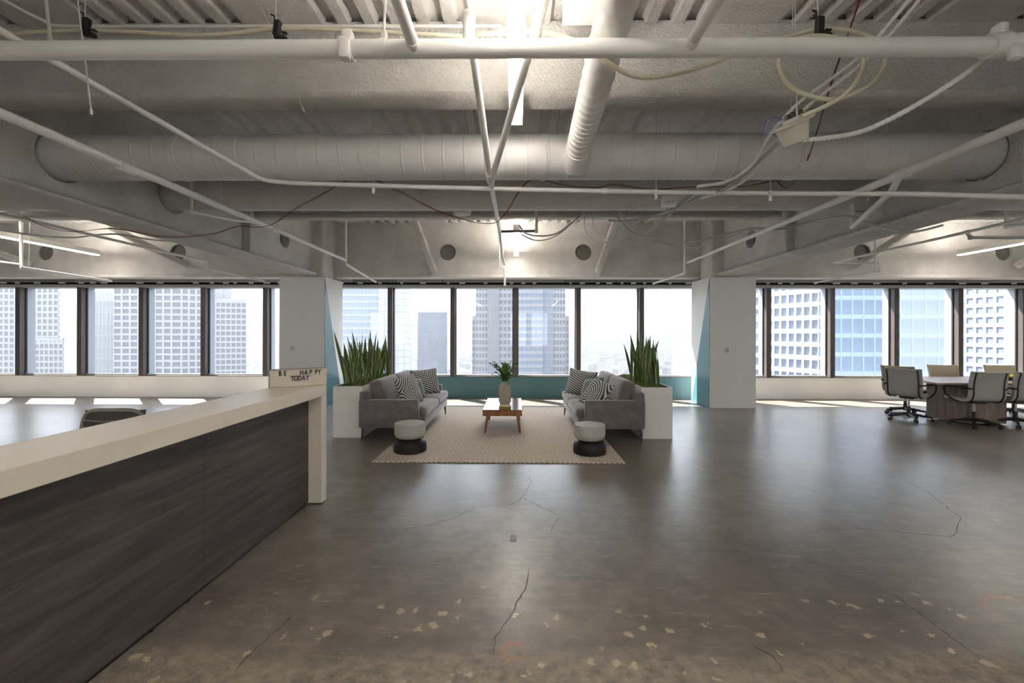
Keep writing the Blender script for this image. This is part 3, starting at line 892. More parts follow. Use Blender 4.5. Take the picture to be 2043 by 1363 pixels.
armoured('white cable loop hanging before the sloping brace', [PY(1166, 349, 6.7), PY(1166, 446, 6.7), PY(1175, 470, 6.7), PY(1195, 484, 6.7), PY(1215, 480, 6.7), PY(1230, 462, 6.7), PY(1235, 445, 6.7)], .010, False)
armoured('smaller white cable loop beside the sloping brace', [PY(1183, 352, 6.8), PY(1183, 444, 6.8), PY(1195, 465, 6.8), PY(1210, 476, 6.8), PY(1222, 470, 6.8)], .009, False)
armoured('long grey cable swagged past the second column to the lamp-lit bay', [PY(1222, 418, 6.2), PY(1250, 455, 6.0), PY(1290, 472, 6.0), PY(1370, 484, 6.0), PY(1430, 472, 6.0), PY(1500, 456, 5.9), PY(1560, 457, 5.8), PY(1620, 442, 5.7), PY(1695, 432, 5.0), PY(1735, 448, 4.95), PY(1790, 463, 4.95), PY(1830, 462, 4.92), PY(1880, 450, 5.5)], .014, False, cabm)
armoured('thin grey cable sagging under the long swagged cable', [PY(1300, 474, 6.2), PY(1340, 490, 6.2), PY(1390, 493, 6.2), PY(1430, 482, 6.1), PY(1480, 464, 6.0)], .007, False, cabm)
armoured('grey cable crossing from the junction box to the rear beam', [PY(1232, 418, 5.9), PY(1262, 452, 5.9), PY(1290, 460, 5.8), PY(1320, 440, 5.4), PY(1370, 400, 4.8), PY(1400, 380, 4.4)], .012, False, cabm)
armoured('grey cable slanting under the rear duct', [PY(1250, 440, 5.6), PY(1310, 430, 5.3), PY(1350, 410, 5.0), PY(1380, 385, 4.6), PY(1400, 370, 4.4)], .012, False, cabm)
armoured('grey cable sagging in the lamp-lit bay above the far windows', [PY(-20, 456, 6.8), PY(60, 468, 7.0), PY(140, 474, 7.2), PY(200, 468, 7.3), PY(240, 468, 7.4), PY(300, 478, 7.6), PY(345, 482, 7.7)], .014, False, cabm)

# junction box
p = PY(1335, 402, 4.9)
jb = thing('junction_box', 'white square junction box under the rear duct', 'junction box', p)
MB().rbox(p.x - .085, p.x + .075, p.y - .06, p.y + .06, p.z - .055, p.z + .055, .004, 1).xf(Matrix.Translation(p) @ Matrix.Rotation(-.12, 4, 'Z') @ Matrix.Translation(-p)).build('housing', clipw, jb)
for dx in (-.03, .02):
    MB().lathe([(.006, 0), (.006, .004)], 8).xf(Matrix.Translation(p + Vector((dx, -.066, -.02))) @ Matrix.Rotation(math.pi / 2, 4, 'X')).build('screw', blackm, jb)
MB().tube([p + Vector((0, 0, .05)), p + Vector((0, 0, 1.2))], .004, 6).build('rod', rodm, jb)

# white bowl (suspended speaker can)
p = PY(1583, 262, 2.9)
bw = thing('hanging_bowl', 'cream bowl-shaped speaker can hanging tilted on a wire', 'speaker', p)
TM = Matrix.Translation(p) @ Matrix.Rotation(math.radians(-24), 4, 'Y') @ Matrix.Rotation(math.radians(14), 4, 'X')
MB().lathe([(.068, -.075), (.074, -.072), (.098, .035), (.130, .042), (.134, .05), (.128, .058), (.06, .066)], 32).xf(TM).build('bowl', mat('cream enamel', (.70, .665, .555), .4), bw, smooth=40)
MB().lathe([(.05, .066), (.048, .085)], 20).xf(TM).build('cap', clipw, bw, smooth=40)
MB().tube([(-.03, 0, .10), (.0, 0, .10), (.005, 0, .10), (.03, 0, .10), (.035, 0, .10), (.085, 0, .10)], [.016, .016, .020, .020, .015, .015], 8).xf(TM).build('cable_gland', mat('brass gland', (.20, .15, .11), .35, metal=.8), bw)
MB().tube(smooth_path([TM @ Vector((-.05, 0, .10)), TM @ Vector((-.12, 0, .10)), TM @ Vector((-.19, -.02, .05)), TM @ Vector((-.2, -.02, .08)), TM @ Vector((-.13, 0, .14)), TM @ Vector((-.06, 0, .11))], 5), .004, 6).build('blue_lead', mat('blue lead', (.22, .27, .5), .5), bw, smooth=60)
MB().tube([TM @ Vector((0, 0, .08)), Vector((p.x, p.y, ZD + .01))], .002, 6).build('suspension_wire', rodm, bw)

# box on the deck beside the branch duct
bx0, bx1 = PY(1122, 52, 3.0), PY(1186, 52, 3.0)
eb = thing('ceiling_box', 'beige sheet-metal box under the deck beside the branch duct', 'box', (bx0.x, 2.7, bx0.z))
MB().rbox(bx0.x, bx1.x, 2.35, 3.0, bx0.z, bx0.z + .22, .006, 1).build('housing', lampbody, eb)
MB().box(bx0.x - .01, bx1.x + .01, 2.34, 3.01, bx0.z + .2, bx0.z + .225).build('lid', lampbody, eb)

# pipes in the side bays
def bay_pipe(lab, pts, r=.022, m=None):
    o = thing('sprinkler_branch', lab, 'pipe', pts[0])
    MB().tube(pts, r, 12).build('run', m or pipem, o, smooth=45)
    for q in pts[1:-1]:
        MB().lathe([(.001, -r * 1.5), (r, -r * 1.2), (r * 1.35, 0), (r, r * 1.2), (.001, r * 1.5)], 12, q, cap=False).build('elbow', m or pipem, o, smooth=60)
    return o
bay_pipe('white pipe crossing the lit bay and stepping down towards the windows', [PX(-200, 380, -6.4), PX(325, 502, -6.4), PX(413, 522, -6.4), PX(415, 536, -6.4), PY(528, 561, 9.4)])
bay_pipe('bright white upright pipe under the slanting lamp, bending to the windows', [PY(-60, 514, 7.6), PY(42, 528, 7.6), PY(42, 443, 7.6)], .024)
bay_pipe('white drop pipe slanting from the upright pipe to the window head', [PY(42, 443, 7.58), PY(44, 534, 7.58), PY(222, 561, 9.5)], .026)
bay_pipe('white pipe crossing the lit bay beside the meeting table with a step', [PX(2150, 412, 6.6), PX(1930, 463, 6.6), PX(1660, 524, 6.6)])
bay_pipe('white thin pipe loop stepping down above the window by the meeting table', [PX(1662, 524, 6.65), PX(1752, 525, 6.65), PX(1755, 541, 6.65), PY(1625, 564, 9.5)], .016)
bay_pipe('grey side pipe with fittings in the bay of the meeting table', [PY(1928, 463, 6.4), PY(1936, 474, 6.4), PY(2120, 474, 6.4)], .024, cabm)
bay_pipe('short upright pipe under the beam in the meeting table bay', [PY(2008, 410, 5.9), PY(2008, 452, 5.9), PY(2080, 444, 5.4)], .026)
bay_pipe('thin upright pipe beside the round hole above the second bay', [PY(1746, 478, 7.9), PY(1746, 541, 7.9), PY(1700, 551, 8.6)], .016)
bay_pipe('thin white pipe dropping behind the long slanting pipe near the rear duct', [PY(382, 358, 5.0), PY(382, 423, 5.0), PY(470, 440, 5.8), PY(530, 445, 6.3)], .018)

# ------------------------------------------------------------------ linear lamps
def lamp(label, x, y0, y1, zb_, group=None):
    o = thing('linear_lamp', label, 'lamp', (x, (y0 + y1) / 2, zb_), group=group)
    MB().box(x - .054, x + .054, y0, y1, zb_ + .012, zb_ + .112).build('housing', lampbody, o)
    MB().box(x - .05, x + .05, y0 + .004, y1 - .004, zb_, zb_ + .012).build('diffuser', diffm, o)
    MB().box(x - .04, x + .04, y0 + .02, y1 - (.02 if y1 > 5 or y1 < 0 else .6), zb_ + .1122, zb_ + .1126).build('upper_diffuser', upm, o)
    for yy in (y0 + .15, (y0 + y1) / 2):
        MB().tube([(x, yy, zb_ + .11), (x, yy, ZD + .005)], .0025, 6).build('suspension_wire', rodm, o)
    return o
lamp('long lit linear ceiling lamp hung over the sprinkler main', -.005, .9, 3.62, 3.325)
lamp('short lit linear lamp hung end-on before the far round beam holes', .0, 7.17, 9.45, 3.28)
lamp('lit linear lamp slanting through the bay behind the reception desk', -9.12, 6.3, 9.2, 3.25)
lamp('lit linear lamp slanting through the bay over the meeting table', 9.45, 6.3, 9.2, 3.25)
for x in (-11.4, -6.8, -2.3, 2.3, 6.8, 11.4):  # unseen lamp rows added behind the camera as general fill for the interior
    for y0 in (-6.5, -3.9):
        lamp('added unseen linear fill lamp over the rear of the floor, behind the camera', x, y0, y0 + 2.0, 3.36, 'added fill lamps in the rear of the room')
for x in (-9.12, 9.45):
    lamp('lit linear lamp in a side bay ahead of the near beam', x, .9, 3.3, 3.36, 'near lamps of the side bays')

# ------------------------------------------------------------------ reception desk
DX, DF, DB, DH = -1.885, -1.765, -2.157, 1.079
YE0, YE1, YN = 3.855, 3.955, .75
YSEAM = 2.56
desk = thing('reception_desk', 'long reception desk with dark grained front and cream waterfall counter', 'desk', (-2.0, 2.4, 0))
for a, c in ((YN, YSEAM - .0015), (YSEAM + .0015, YE1)):
    MB().rbox(DB, DF, a, c, DH - .098, DH, .003, 1).build('counter', creamlam, desk)
    MB().box(DX - .03, DX, a, min(c, YE0), .025, DH - .098).build('front_panel', deskwood, desk, label='dark wood-grained front panel')
MB().rbox(DB - .45, DF, YE0, YE1, .012, DH - .0985, .003, 1).build('end_panel', creamlam, desk)
MB().box(DB - .45, DX - .03, YN, YE0, .70, .735).build('work_surface', creamlam, desk)
MB().box(DX - .06, DX - .012, YN + .02, YE0, .0, .025).build('plinth', blackm, desk)
for x, y in ((DF - .03, 3.93), (DF - .02, 3.88), (DX - .02, 2.45), (DX - .02, 2.2)):
    MB().lathe([(.018, 0), (.018, .006), (.008, .008), (.008, .03)], 12, (x, y, 0)).build('leveller', blackm, desk)

# letter board
bl, br = Vector((-2.135, 3.665, DH)), Vector((-1.745, 3.915, DH))
bdir = (br - bl).normalized(); bl_len = (br - bl).length
ang = math.atan2(bdir.y, bdir.x)
lb = thing('letter_board', 'cream letter board reading BE HAPPY TODAY on the desk counter', 'sign', bl, ang)
BHH = .158
MB().rbox(0, bl_len, 0, .022, 0, BHH, .003, 1).build('board', boardm, lb, world=False)
for z in (.006, .048, .097, .15):
    MB().box(.006, bl_len - .006, -.005, .002, z, z + .006).build('ledge', boardm, lb, world=False)
MB().box(-.004, 0.0, -.006, .024, 0, BHH + .002).build('side_cap', mat('board edge', (.12, .105, .09), .6), lb, world=False)
MB().box(-.004, bl_len, -.004, .024, BHH, BHH + .003).build('top_cap', MAT['board edge'], lb, world=False)
def letter(ch, u, z, h):
    cu = bpy.data.curves.new('letter', 'FONT')
    cu.body = ch; cu.size = h * 1.38; cu.align_x = 'CENTER'; cu.extrude = .0012; cu.offset = .0016
    to = bpy.data.objects.new('tmp', cu); COL.objects.link(to)
    me = bpy.data.meshes.new_from_object(to.evaluated_get(bpy.context.evaluated_depsgraph_get()))
    bpy.data.objects.remove(to)
    me.name = 'letter'
    o = mk('letter', me, letterm, lb)
    me.materials.clear(); me.materials.append(letterm)
    o.location = (u, -.0065, z); o.rotation_euler = (math.pi / 2, 0, 0); o.scale = (.72, 1, 1)
for row, z in (([('B', 243), ('E', 286), ('H', 433), ('A', 473), ('P', 515), ('P', 565), ('Y', 596)], .104), ([('T', 350), ('O', 382), ('D', 415), ('A', 451), ('Y', 486)], .055)):
    for ch, zx in row:
        letter(ch, (zx - 150) / 518 * bl_len, z, .044)

# ------------------------------------------------------------------ task chair behind the desk
def star_base(o, mb_mat, R=.30, world=False, casters=True):
    for k in range(5):
        a = 2 * math.pi * k / 5 + .3
        dx, dy = math.cos(a), math.sin(a)
        L_ = MB().tube([(dx * .03, dy * .03, .115), (dx * R, dy * R, .075)], [.028, .016], 8).build('base_leg', mb_mat, o, world=False, smooth=40)
        c = MB()
        px_, py_ = -dy, dx
        for sgn in (-1, 1):
            cen = Vector((dx * R + px_ * .016 * sgn, dy * R + py_ * .016 * sgn, .028))
            ax = Vector((px_, py_, 0))
            c.tube([cen - ax * .011, cen + ax * .011], .028, 12)
        c.tube([(dx * R, dy * R, .03), (dx * R, dy * R, .075)], .01, 8)
        c.build('caster', blackm, L_, world=False, smooth=40)
tp = PZ(216, 822, .93)
tc_ = thing('task_chair', 'taupe task chair with mesh back behind the reception desk', 'chair', (tp.x, tp.y + .02, 0), math.radians(4))
# back leans: frame loop + mesh panel, local +y = behind the sitter's front (faces desk at +x)
def back_curve(u, zt):
    return 0.06 * (u ** 2)
bp_ = []
n = 40
for i in range(n):
    a = 2 * math.pi * i / n
    ca, sa = math.cos(a), math.sin(a)
    uu = math.copysign(abs(ca) ** .45, ca); vv = math.copysign(abs(sa) ** .45, sa)
    bp_.append((uu * .225 * (1 + .06 * vv), -.05 * (1 - uu * uu) + .05 * vv, .70 + vv * .24))
MB().tube(bp_, .017, 8, closed=True).build('back_frame', taupe, tc_, world=False, smooth=60)
b = MB()
nu, nv = 10, 10
vs = []
for j in range(nv + 1):
    for i in range(nu + 1):
        u = -1 + 2 * i / nu; v_ = -1 + 2 * j / nv
        vs.append((u * .22 * (1 + .06 * v_), -.05 * (1 - u * u) + .05 * v_, .70 + v_ * .235))
b.add(vs, [(j * (nu + 1) + i, j * (nu + 1) + i + 1, (j + 1) * (nu + 1) + i + 1, (j + 1) * (nu + 1) + i) for j in range(nv) for i in range(nu)])
b.build('mesh_back', meshm, tc_, world=False, smooth=60)
for z in (.80, .86):
    MB().tube([(-.21, 0.005, z), (0, -.06, z), (.21, .005, z)], .006, 6).build('back_rib', taupe, tc_, world=False)
MB().rbox(-.25, .25, .0, .48, .43, .50, .03, 3).build('seat', meshm, tc_, world=False, smooth=40)
MB().tube([(0, .02, .55), (0, .08, .42), (0, .24, .40)], .02, 10).build('back_bar', taupe, tc_, world=False)
MB().tube([(0, .24, .42), (0, .24, .1)], .03, 12).build('gas_column', blackm, tc_, world=False)
for k in range(5):
    a = 2 * math.pi * k / 5 + .3
    dx, dy = math.cos(a), math.sin(a)
    L_ = MB().tube([(dx * .03, .24 + dy * .03, .115), (dx * .3, .24 + dy * .3, .075)], [.028, .016], 8).build('base_leg', blackm, tc_, world=False, smooth=40)
    MB().tube([Vector((dx * .3 - dy * -.022, .24 + dy * .3 + dx * -.022, .028)), Vector((dx * .3 - dy * .022, .24 + dy * .3 + dx * .022, .028))], .028, 12).build('caster', blackm, L_, world=False, smooth=40)

# ------------------------------------------------------------------ rug
ru = MB().rbox(-1.735, 1.31, 5.12, 9.0, 0.0, .016, .006, 1).build('area_rug', rugm)
tag(ru, 'large beige area rug with tone-on-tone diamond lines under the seating', 'rug')
ru['label'] = 'large beige area rug with tone-on-tone diamond lines under the seating'

# ------------------------------------------------------------------ sofas
def cushion(x0, x1, y0, y1, z0, z1, r=.05, puff=.02):
    b = bmesh.new()
    bmesh.ops.create_cube(b, size=1)
    for q in b.verts:
        q.co = Vector((x0 if q.co.x < 0 else x1, y0 if q.co.y < 0 else y1, z0 if q.co.z < 0 else z1))
    bmesh.ops.bevel(b, geom=b.edges[:], offset=r, segments=3, profile=.5, affect='EDGES')
    bmesh.ops.subdivide_edges(b, edges=[e for e in b.edges if e.calc_length() > .15], cuts=5, use_grid_fill=True)
    cxx, cyy, czz = (x0 + x1) / 2, (y0 + y1) / 2, (z0 + z1) / 2
    for q in b.verts:
        u = (q.co.x - cxx) / (x1 - x0) * 2; v_ = (q.co.y - cyy) / (y1 - y0) * 2; w_ = (q.co.z - czz) / (z1 - z0) * 2
        dims = [(x1 - x0, 0), (y1 - y0, 1), (z1 - z0, 2)]
        thin = min(dims)[1]
        o = [u, v_, w_]
        a, c = [o[i] for i in range(3) if i != thin]
        k = max(0, 1 - a * a) * max(0, 1 - c * c)
        q.co[thin] += math.copysign(puff * k, o[thin]) if abs(o[thin]) > .3 else 0
    m = MB(); m.bm(b)
    return m
def make_sofa(label, loc, rot):
    o = thing('sofa', label, 'sofa', loc, rot)
    L_ = 2.03
    MB().rbox(.03, .96, .02, L_ - .02, .19, .345, .03, 3).build('base_frame', velvet, o, world=False, smooth=40)
    MB().rbox(0, .17, .02, L_ - .02, .19, .715, .035, 3).build('back_frame', velvet, o, world=False, smooth=40)
    for y in (0, L_ - .115):
        MB().rbox(.0, .865, y, y + .115, .19, .60, .028, 3).build('arm', velvet, o, world=False, smooth=40)
    for y0, y1, e in ((.118, L_ / 2 - .003, -1), (L_ / 2 + .003, L_ - .118, 1)):
        c = cushion(.17, .985, y0, y1, .345, .485, .045, .02)
        for q in c.v:      # T-shaped front corner wrapping before the arm
            if q.x > .872 and e < 0 and q.y < y0 + .15: q.y -= (1 - (q.y - y0) / .15) * .105
            if q.x > .872 and e > 0 and q.y > y1 - .15: q.y += (1 - (y1 - q.y) / .15) * .105
        c.build('seat_cushion', velvet, o, world=False, smooth=60)
        yy0, yy1 = (y0, y1 + .01) if e < 0 else (y0 - .01, y1)
        k = cushion(-.10, .10, yy0, yy1, 0, .40, .06, .035)
        k.xf(Matrix.Translation((.275, 0, .475)) @ Matrix.Rotation(math.radians(-13), 4, 'Y'))
        k.build('back_cushion', velvet, o, world=False, smooth=60)
    for x, y in ((.05, .05), (.05, L_ - .05), (.92, .05), (.92, L_ - .05)):
        sx_, sy_ = (-1 if x < .5 else 1), (-1 if y < 1 else 1)
        MB().tube([(x, y, .195), (x + .012 * sx_, y + .012 * sy_, .0 if x < .5 else .0175)], [.022, .010], 10).build('leg', legbronze, o, world=False, smooth=40)
    return o
SL = (-2.275, 6.12); SR = (1.85, 8.14)
make_sofa('grey velvet sofa with its back to the planter nearer the reception desk', (SL[0], SL[1], 0), 0)
make_sofa('grey velvet sofa with its back to the planter on the meeting table side', (SR[0], SR[1], 0), math.pi)

def pillow(name, label, w_, h_, t, m, loc, rot, group=None):
    b = MB(); n = 16
    vs = []
    for s_ in (1, -1):
        for j in range(n + 1):
            for i in range(n + 1):
                u = -1 + 2 * i / n; v_ = -1 + 2 * j / n
                k = (max(0, 1 - u ** 4) * max(0, 1 - v_ ** 4)) ** .55
                pin = 1 - .07 * (1 - v_ * v_) * abs(u) ** 3
                pin2 = 1 - .07 * (1 - u * u) * abs(v_) ** 3
                vs.append((u * w_ / 2 * pin, v_ * h_ / 2 * pin2, s_ * t / 2 * k))
    N = (n + 1) ** 2
    fs = []
    for j in range(n):
        for i in range(n):
            a = j * (n + 1) + i
            fs.append((a, a + 1, a + n + 2, a + n + 1))
            fs.append((N + a, N + a + n + 1, N + a + n + 2, N + a + 1))
    b.add(vs, fs)
    me = bpy.data.meshes.new(name)
    me.from_pydata([tuple(q) for q in b.v], [], b.f)
    bb = bmesh.new(); bb.from_mesh(me)
    bmesh.ops.remove_doubles(bb, verts=bb.verts[:], dist=1e-5)
    bmesh.ops.recalc_face_normals(bb, faces=bb.faces[:])
    bb.to_mesh(me); bb.free()
    for p in me.polygons: p.use_smooth = True
    o = mk(name, me, m)
    o.location = loc; o.rotation_euler = rot
    tag(o, label, 'pillow', group)
    return o
def prot(yawz, lean, roll=0):
    """pillow plane stands up: local x sideways, local y up, local z the face normal"""
    M = Matrix.Rotation(yawz, 4, 'Z') @ Matrix.Rotation(math.pi / 2 - lean, 4, 'X') @ Matrix.Rotation(roll, 4, 'Z')
    return M.to_euler()
zc = .50
# left sofa faces +X  -> normal along +X : yaw = +90deg
pillow('throw_pillow', 'pillow with black and white concentric diamonds on the sofa nearer the desk', .46, .46, .15, pat_d, (-1.64, 6.50, zc + .19), prot(math.radians(62), .38, .1))
pillow('throw_pillow', 'plain sage green pillow between patterned ones on the sofa nearer the desk', .42, .36, .14, greenvel, (-1.66, 6.93, zc + .165), prot(math.radians(62), .45, -.12))
pillow('throw_pillow', 'pillow with straight crossed black and white stripes on the sofa nearer the desk', .50, .47, .15, pat_c, (-1.62, 7.58, zc + .20), prot(math.radians(30), .32, .06))
pillow('throw_pillow', 'pillow with curved black and white stripes on the sofa facing the desk', .48, .46, .15, pat_a, (1.20, 6.42, zc + .16), prot(math.radians(-58), .62, -.2))
pillow('throw_pillow', 'plain sage green pillow on the sofa facing the desk', .42, .38, .15, greenvel, (1.22, 6.90, zc + .17), prot(math.radians(-60), .5, .2))
pillow('throw_pillow', 'pillow with straight black and white stripes on the sofa facing the desk', .52, .47, .15, pat_c, (1.14, 7.50, zc + .20), prot(math.radians(-25), .35, -.12))

# ------------------------------------------------------------------ planters, moss, snake plants
def make_planter(label, x0, x1, y0, y1, z):
    o = thing('planter', label, 'planter', ((x0 + x1) / 2, (y0 + y1) / 2, 0))
    t = .02
    MB().box(x0, x1, y0, y0 + t, 0, z).build('side_panel', planterm, o)
    MB().box(x0, x1, y1 - t, y1, 0, z).build('side_panel', planterm, o)
    MB().box(x0, x0 + t, y0 + t, y1 - t, 0, z).build('side_panel', planterm, o)
    MB().box(x1 - t, x1, y0 + t, y1 - t, 0, z).build('side_panel', planterm, o)
    b = MB(); nx, ny = 22, 80
    rnd = random.Random(7)
    vs = []
    for j in range(ny + 1):
        for i in range(nx + 1):
            u, v_ = i / nx, j / ny
            bumpz = .03 * math.sin(u * math.pi) + rnd.uniform(-.008, .018)
            vs.append((x0 + t + u * (x1 - x0 - 2 * t), y0 + t + v_ * (y1 - y0 - 2 * t), z - .02 + bumpz))
    b.add(vs, [(j * (nx + 1) + i, j * (nx + 1) + i + 1, (j + 1) * (nx + 1) + i + 1, (j + 1) * (nx + 1) + i) for j in range(ny) for i in range(nx)])
    b.build('moss', mossm, o, smooth=90, kind='stuff', label='green moss filling the planter top')
    return o
PL = (-2.74, -2.295, 6.35, 8.25, .766); PR = (1.862, 2.32, 6.35, 8.25, .764)
make_planter('tall white planter box behind the sofa nearer the desk', *PL)
make_planter('tall white planter box behind the sofa on the meeting table side', *PR)

def leaf_mesh(h, wd, lean, twist, curl, rnd):
    n = 12
    vs, uvs, fs = [], [], []
    for i in range(n + 1):
        t = i / n
        ww = wd * (.45 + .55 * min(1, t / .35)) * (1 if t < .6 else max(0.02, 1 - ((t - .6) / .4) ** 1.6))
        a = twist * t
        cx_ = lean * t ** 1.5 * h; cy_ = curl * math.sin(t * 3.0) * .03
        for k in range(5):
            s_ = -1 + k * .5
            fold = .25 * ww * s_ * s_
            lx, ly = s_ * ww, fold
            vs.append((cx_ + lx * math.cos(a) - ly * math.sin(a), cy_ + lx * math.sin(a) + ly * math.cos(a), t * h))
            uvs.append((k / 4, t))
    for i in range(n):
        for k in range(4):
            a = i * 5 + k
            fs.append((a, a + 1, a + 6, a + 5))
    me = bpy.data.meshes.new('leaf')
    me.from_pydata(vs, [], fs)
    uvl = me.uv_layers.new(name='UVMap')
    for lp in me.loops: uvl.data[lp.index].uv = uvs[lp.vertex_index]
    for p in me.polygons: p.use_smooth = True
    me.materials.append(leafm)
    return me
def snake_plant(label, x0, x1, y0, y1, z, seed, hs, n):
    rnd = random.Random(seed)
    o = thing('snake_plant', label, 'plant', ((x0 + x1) / 2, (y0 + y1) / 2, z - .01))
    kinds = [leaf_mesh(rnd.uniform(*hs), rnd.uniform(.021, .033), rnd.uniform(.02, .20), rnd.uniform(-1.2, 1.2), rnd.uniform(-1, 1), rnd) for _ in range(14)]
    for i in range(n):
        lf = mk('leaf', kinds[i % 14], leafm, o)
        lf.location = (rnd.uniform(x0 + .07, x1 - .07) - o.location.x, rnd.uniform(y0 + .08, y1 - .08) - o.location.y, 0)
        k = rnd.uniform(.62, 1.08) if rnd.random() < .88 else rnd.uniform(1.1, 1.25)
        lf.scale = (1, 1, k)
        lf.rotation_euler = (rnd.gauss(0, .07), rnd.gauss(0, .07), rnd.uniform(0, 6.28))
    return o
snake_plant('dense snake plant with yellow-edged leaves in the planter nearer the desk', PL[0], PL[1], 6.45, 8.1, PL[4], 3, (.58, .82), 90)
snake_plant('snake plant with broad yellow-edged leaves in the planter on the meeting table side', PR[0] + .02, PR[1] - .02, 6.45, 7.4, PR[4], 11, (.60, .84), 60)

# ------------------------------------------------------------------ stools
def make_stool(label, x, y):
    o = thing('stool', label, 'stool', (x, y, .016))
    MB().lathe([(.10, .0), (.205, .0), (.213, .008), (.214, .06), (.208, .105), (.188, .142), (.15, .165), (.13, .175)], 40).build('base', blackstool, o, world=False, smooth=40, label='black rounded lower drum')
    MB().lathe([(.135, .172), (.165, .18), (.19, .205), (.20, .235), (.2, .362), (.197, .368), (.0, .368)], 40, cap=False).build('top', concretetop, o, world=False, smooth=40, label='pale grey upper drum')
    return o
make_stool('hourglass drum stool with grey top beside the sofa nearer the desk', -1.395, 5.60)
make_stool('hourglass drum stool with grey top beside the sofa on the meeting table side', .955, 5.55)

# ------------------------------------------------------------------ coffee table and things on it
TY0, TY1, TX0, TX1, TZ = 6.50, 7.72, -.515, .095, .395
ct = thing('coffee_table', 'low walnut coffee table with splayed legs at the rug centre', 'table', ((TX0 + TX1) / 2, (TY0 + TY1) / 2, .016))
MB().rbox(TX0, TX1, TY0, TY1, TZ - .012, TZ, .003, 1).build('top', mat('polished walnut top', (.20, .085, .035), .16, var=.2, vscale=4, vstretch=(8, 1, 1)), ct)
for a, c, d, e in ((TX0 + .004, TX1 - .004, TY0 + .003, TY0 + .023), (TX0 + .004, TX1 - .004, TY1 - .023, TY1 - .003), (TX0 + .004, TX0 + .024, TY0 + .023, TY1 - .023), (TX1 - .024, TX1 - .004, TY0 + .023, TY1 - .023)):
    MB().box(a, c, d, e, TZ - .095, TZ - .012).build('apron', walnut, ct)
MB().box(TX0 + .024, TX1 - .024, TY0 + .023, TY1 - .023, TZ - .095, TZ - .085).build('drawer_bottom', walnut, ct)
for x, sx_ in ((TX0 + .075, -1), (TX1 - .075, 1)):
    for y, sy_ in ((TY0 + .12, -1), (TY1 - .12, 1)):
        MB().tube([(x, y, TZ - .09), (x + sx_ * .042, y + sy_ * .02, .0195)], [.023, .014], 10).build('leg', walnut, ct, smooth=40)
for x in (TX0 - .008, TX1 + .008):
    MB().lathe([(.011, -.01), (.014, .01)], 10).xf(Matrix.Translation((x, TY0 + .45, TZ - .05)) @ Matrix.Rotation(math.pi / 2, 4, 'Y')).build('knob', legbronze, ct)

vx, vy = -.185, 7.06
va = thing('vase', 'tall flat-sided beige stone vase on the coffee table', 'vase', (vx, vy, TZ))
def rrect_ring(hx_, hy_, z, n=28, e=.35):
    out = []
    for i in range(n):
        a = 2 * math.pi * i / n
        c, s_ = math.cos(a), math.sin(a)
        out.append((math.copysign(abs(c) ** e, c) * hx_, math.copysign(abs(s_) ** e, s_) * hy_, z))
    return out
b = MB()
prof = [(.080, .05, 0), (.082, .052, .012), (.078, .05, .02), (.095, .06, .035), (.101, .065, .06), (.102, .066, .25), (.100, .064, .29), (.085, .055, .315), (.050, .045, .325), (.042, .042, .33), (.042, .042, .375), (.036, .036, .377), (.035, .035, .33)]
vs = []
for i, (a, c, z) in enumerate(prof):
    vs += rrect_ring(a, c, z, 28, .35 if i < 8 else 1.0)
n = 28
fs = [(i * n + k, i * n + (k + 1) % n, (i + 1) * n + (k + 1) % n, (i + 1) * n + k) for i in range(len(prof) - 1) for k in range(n)] + [tuple(range(n - 1, -1, -1))]
b.add(vs, fs)
b.build('body', vasem, va, world=False, smooth=45, fix=False)
# sprig of leaves
sp_ = thing('vase_greenery', 'loose sprig of small green leaves standing in the stone vase', 'plant', (vx, vy, TZ + .34))
rnd = random.Random(5)
fo = MB()
for k in range(26):
    a = rnd.uniform(0, 6.28); sp = rnd.uniform(.06, .27); hh = rnd.uniform(.14, .36)
    end = Vector((math.cos(a) * sp, math.sin(a) * sp * .6, hh))
    pts = smooth_path([(0, 0, 0), (end.x * .25, end.y * .25, hh * .5), tuple(end)], 5)
    MB().tube(pts, [.0028] * (len(pts) - 1) + [.001], 5).build('stem', stemm, sp_, world=False)
    for i in range(3, len(pts)):
        for s_ in (-1, 1):
            for rep in range(2):
                q = pts[i].lerp(pts[i - 1], rep * .5)
                d = (pts[i] - pts[i - 1]).normalized()
                side = d.cross(Vector((0, 0, 1))).normalized() * s_
                dirv = (side + d * .6 + Vector((0, 0, rnd.uniform(-.5, .4)))).normalized()
                L_ = rnd.uniform(.04, .07); W_ = L_ * .26
                up = dirv.cross(d).normalized()
                wv = dirv.cross(up).normalized() * W_
                tip = q + dirv * L_
                mid = q + dirv * L_ * .45
                fo.add([q, mid + wv + up * .004, tip, mid - wv + up * .004], [(0, 1, 2, 3)])
fo.build('foliage', leafgreen, sp_, world=False, kind='stuff', label='small narrow green leaflets', fix=False)
# small ochre box/book
bk = thing('small_book', 'small thick ochre book lying in front of the vase', 'book', (-.175, 6.62, TZ))
MB().rbox(-.255, -.098, 6.54, 6.68, TZ, TZ + .045, .003, 1).build('cover', ochrem, bk)
MB().box(-.25, -.103, 6.545, 6.675, TZ + .045, TZ + .052).build('page_block', paperm, bk)

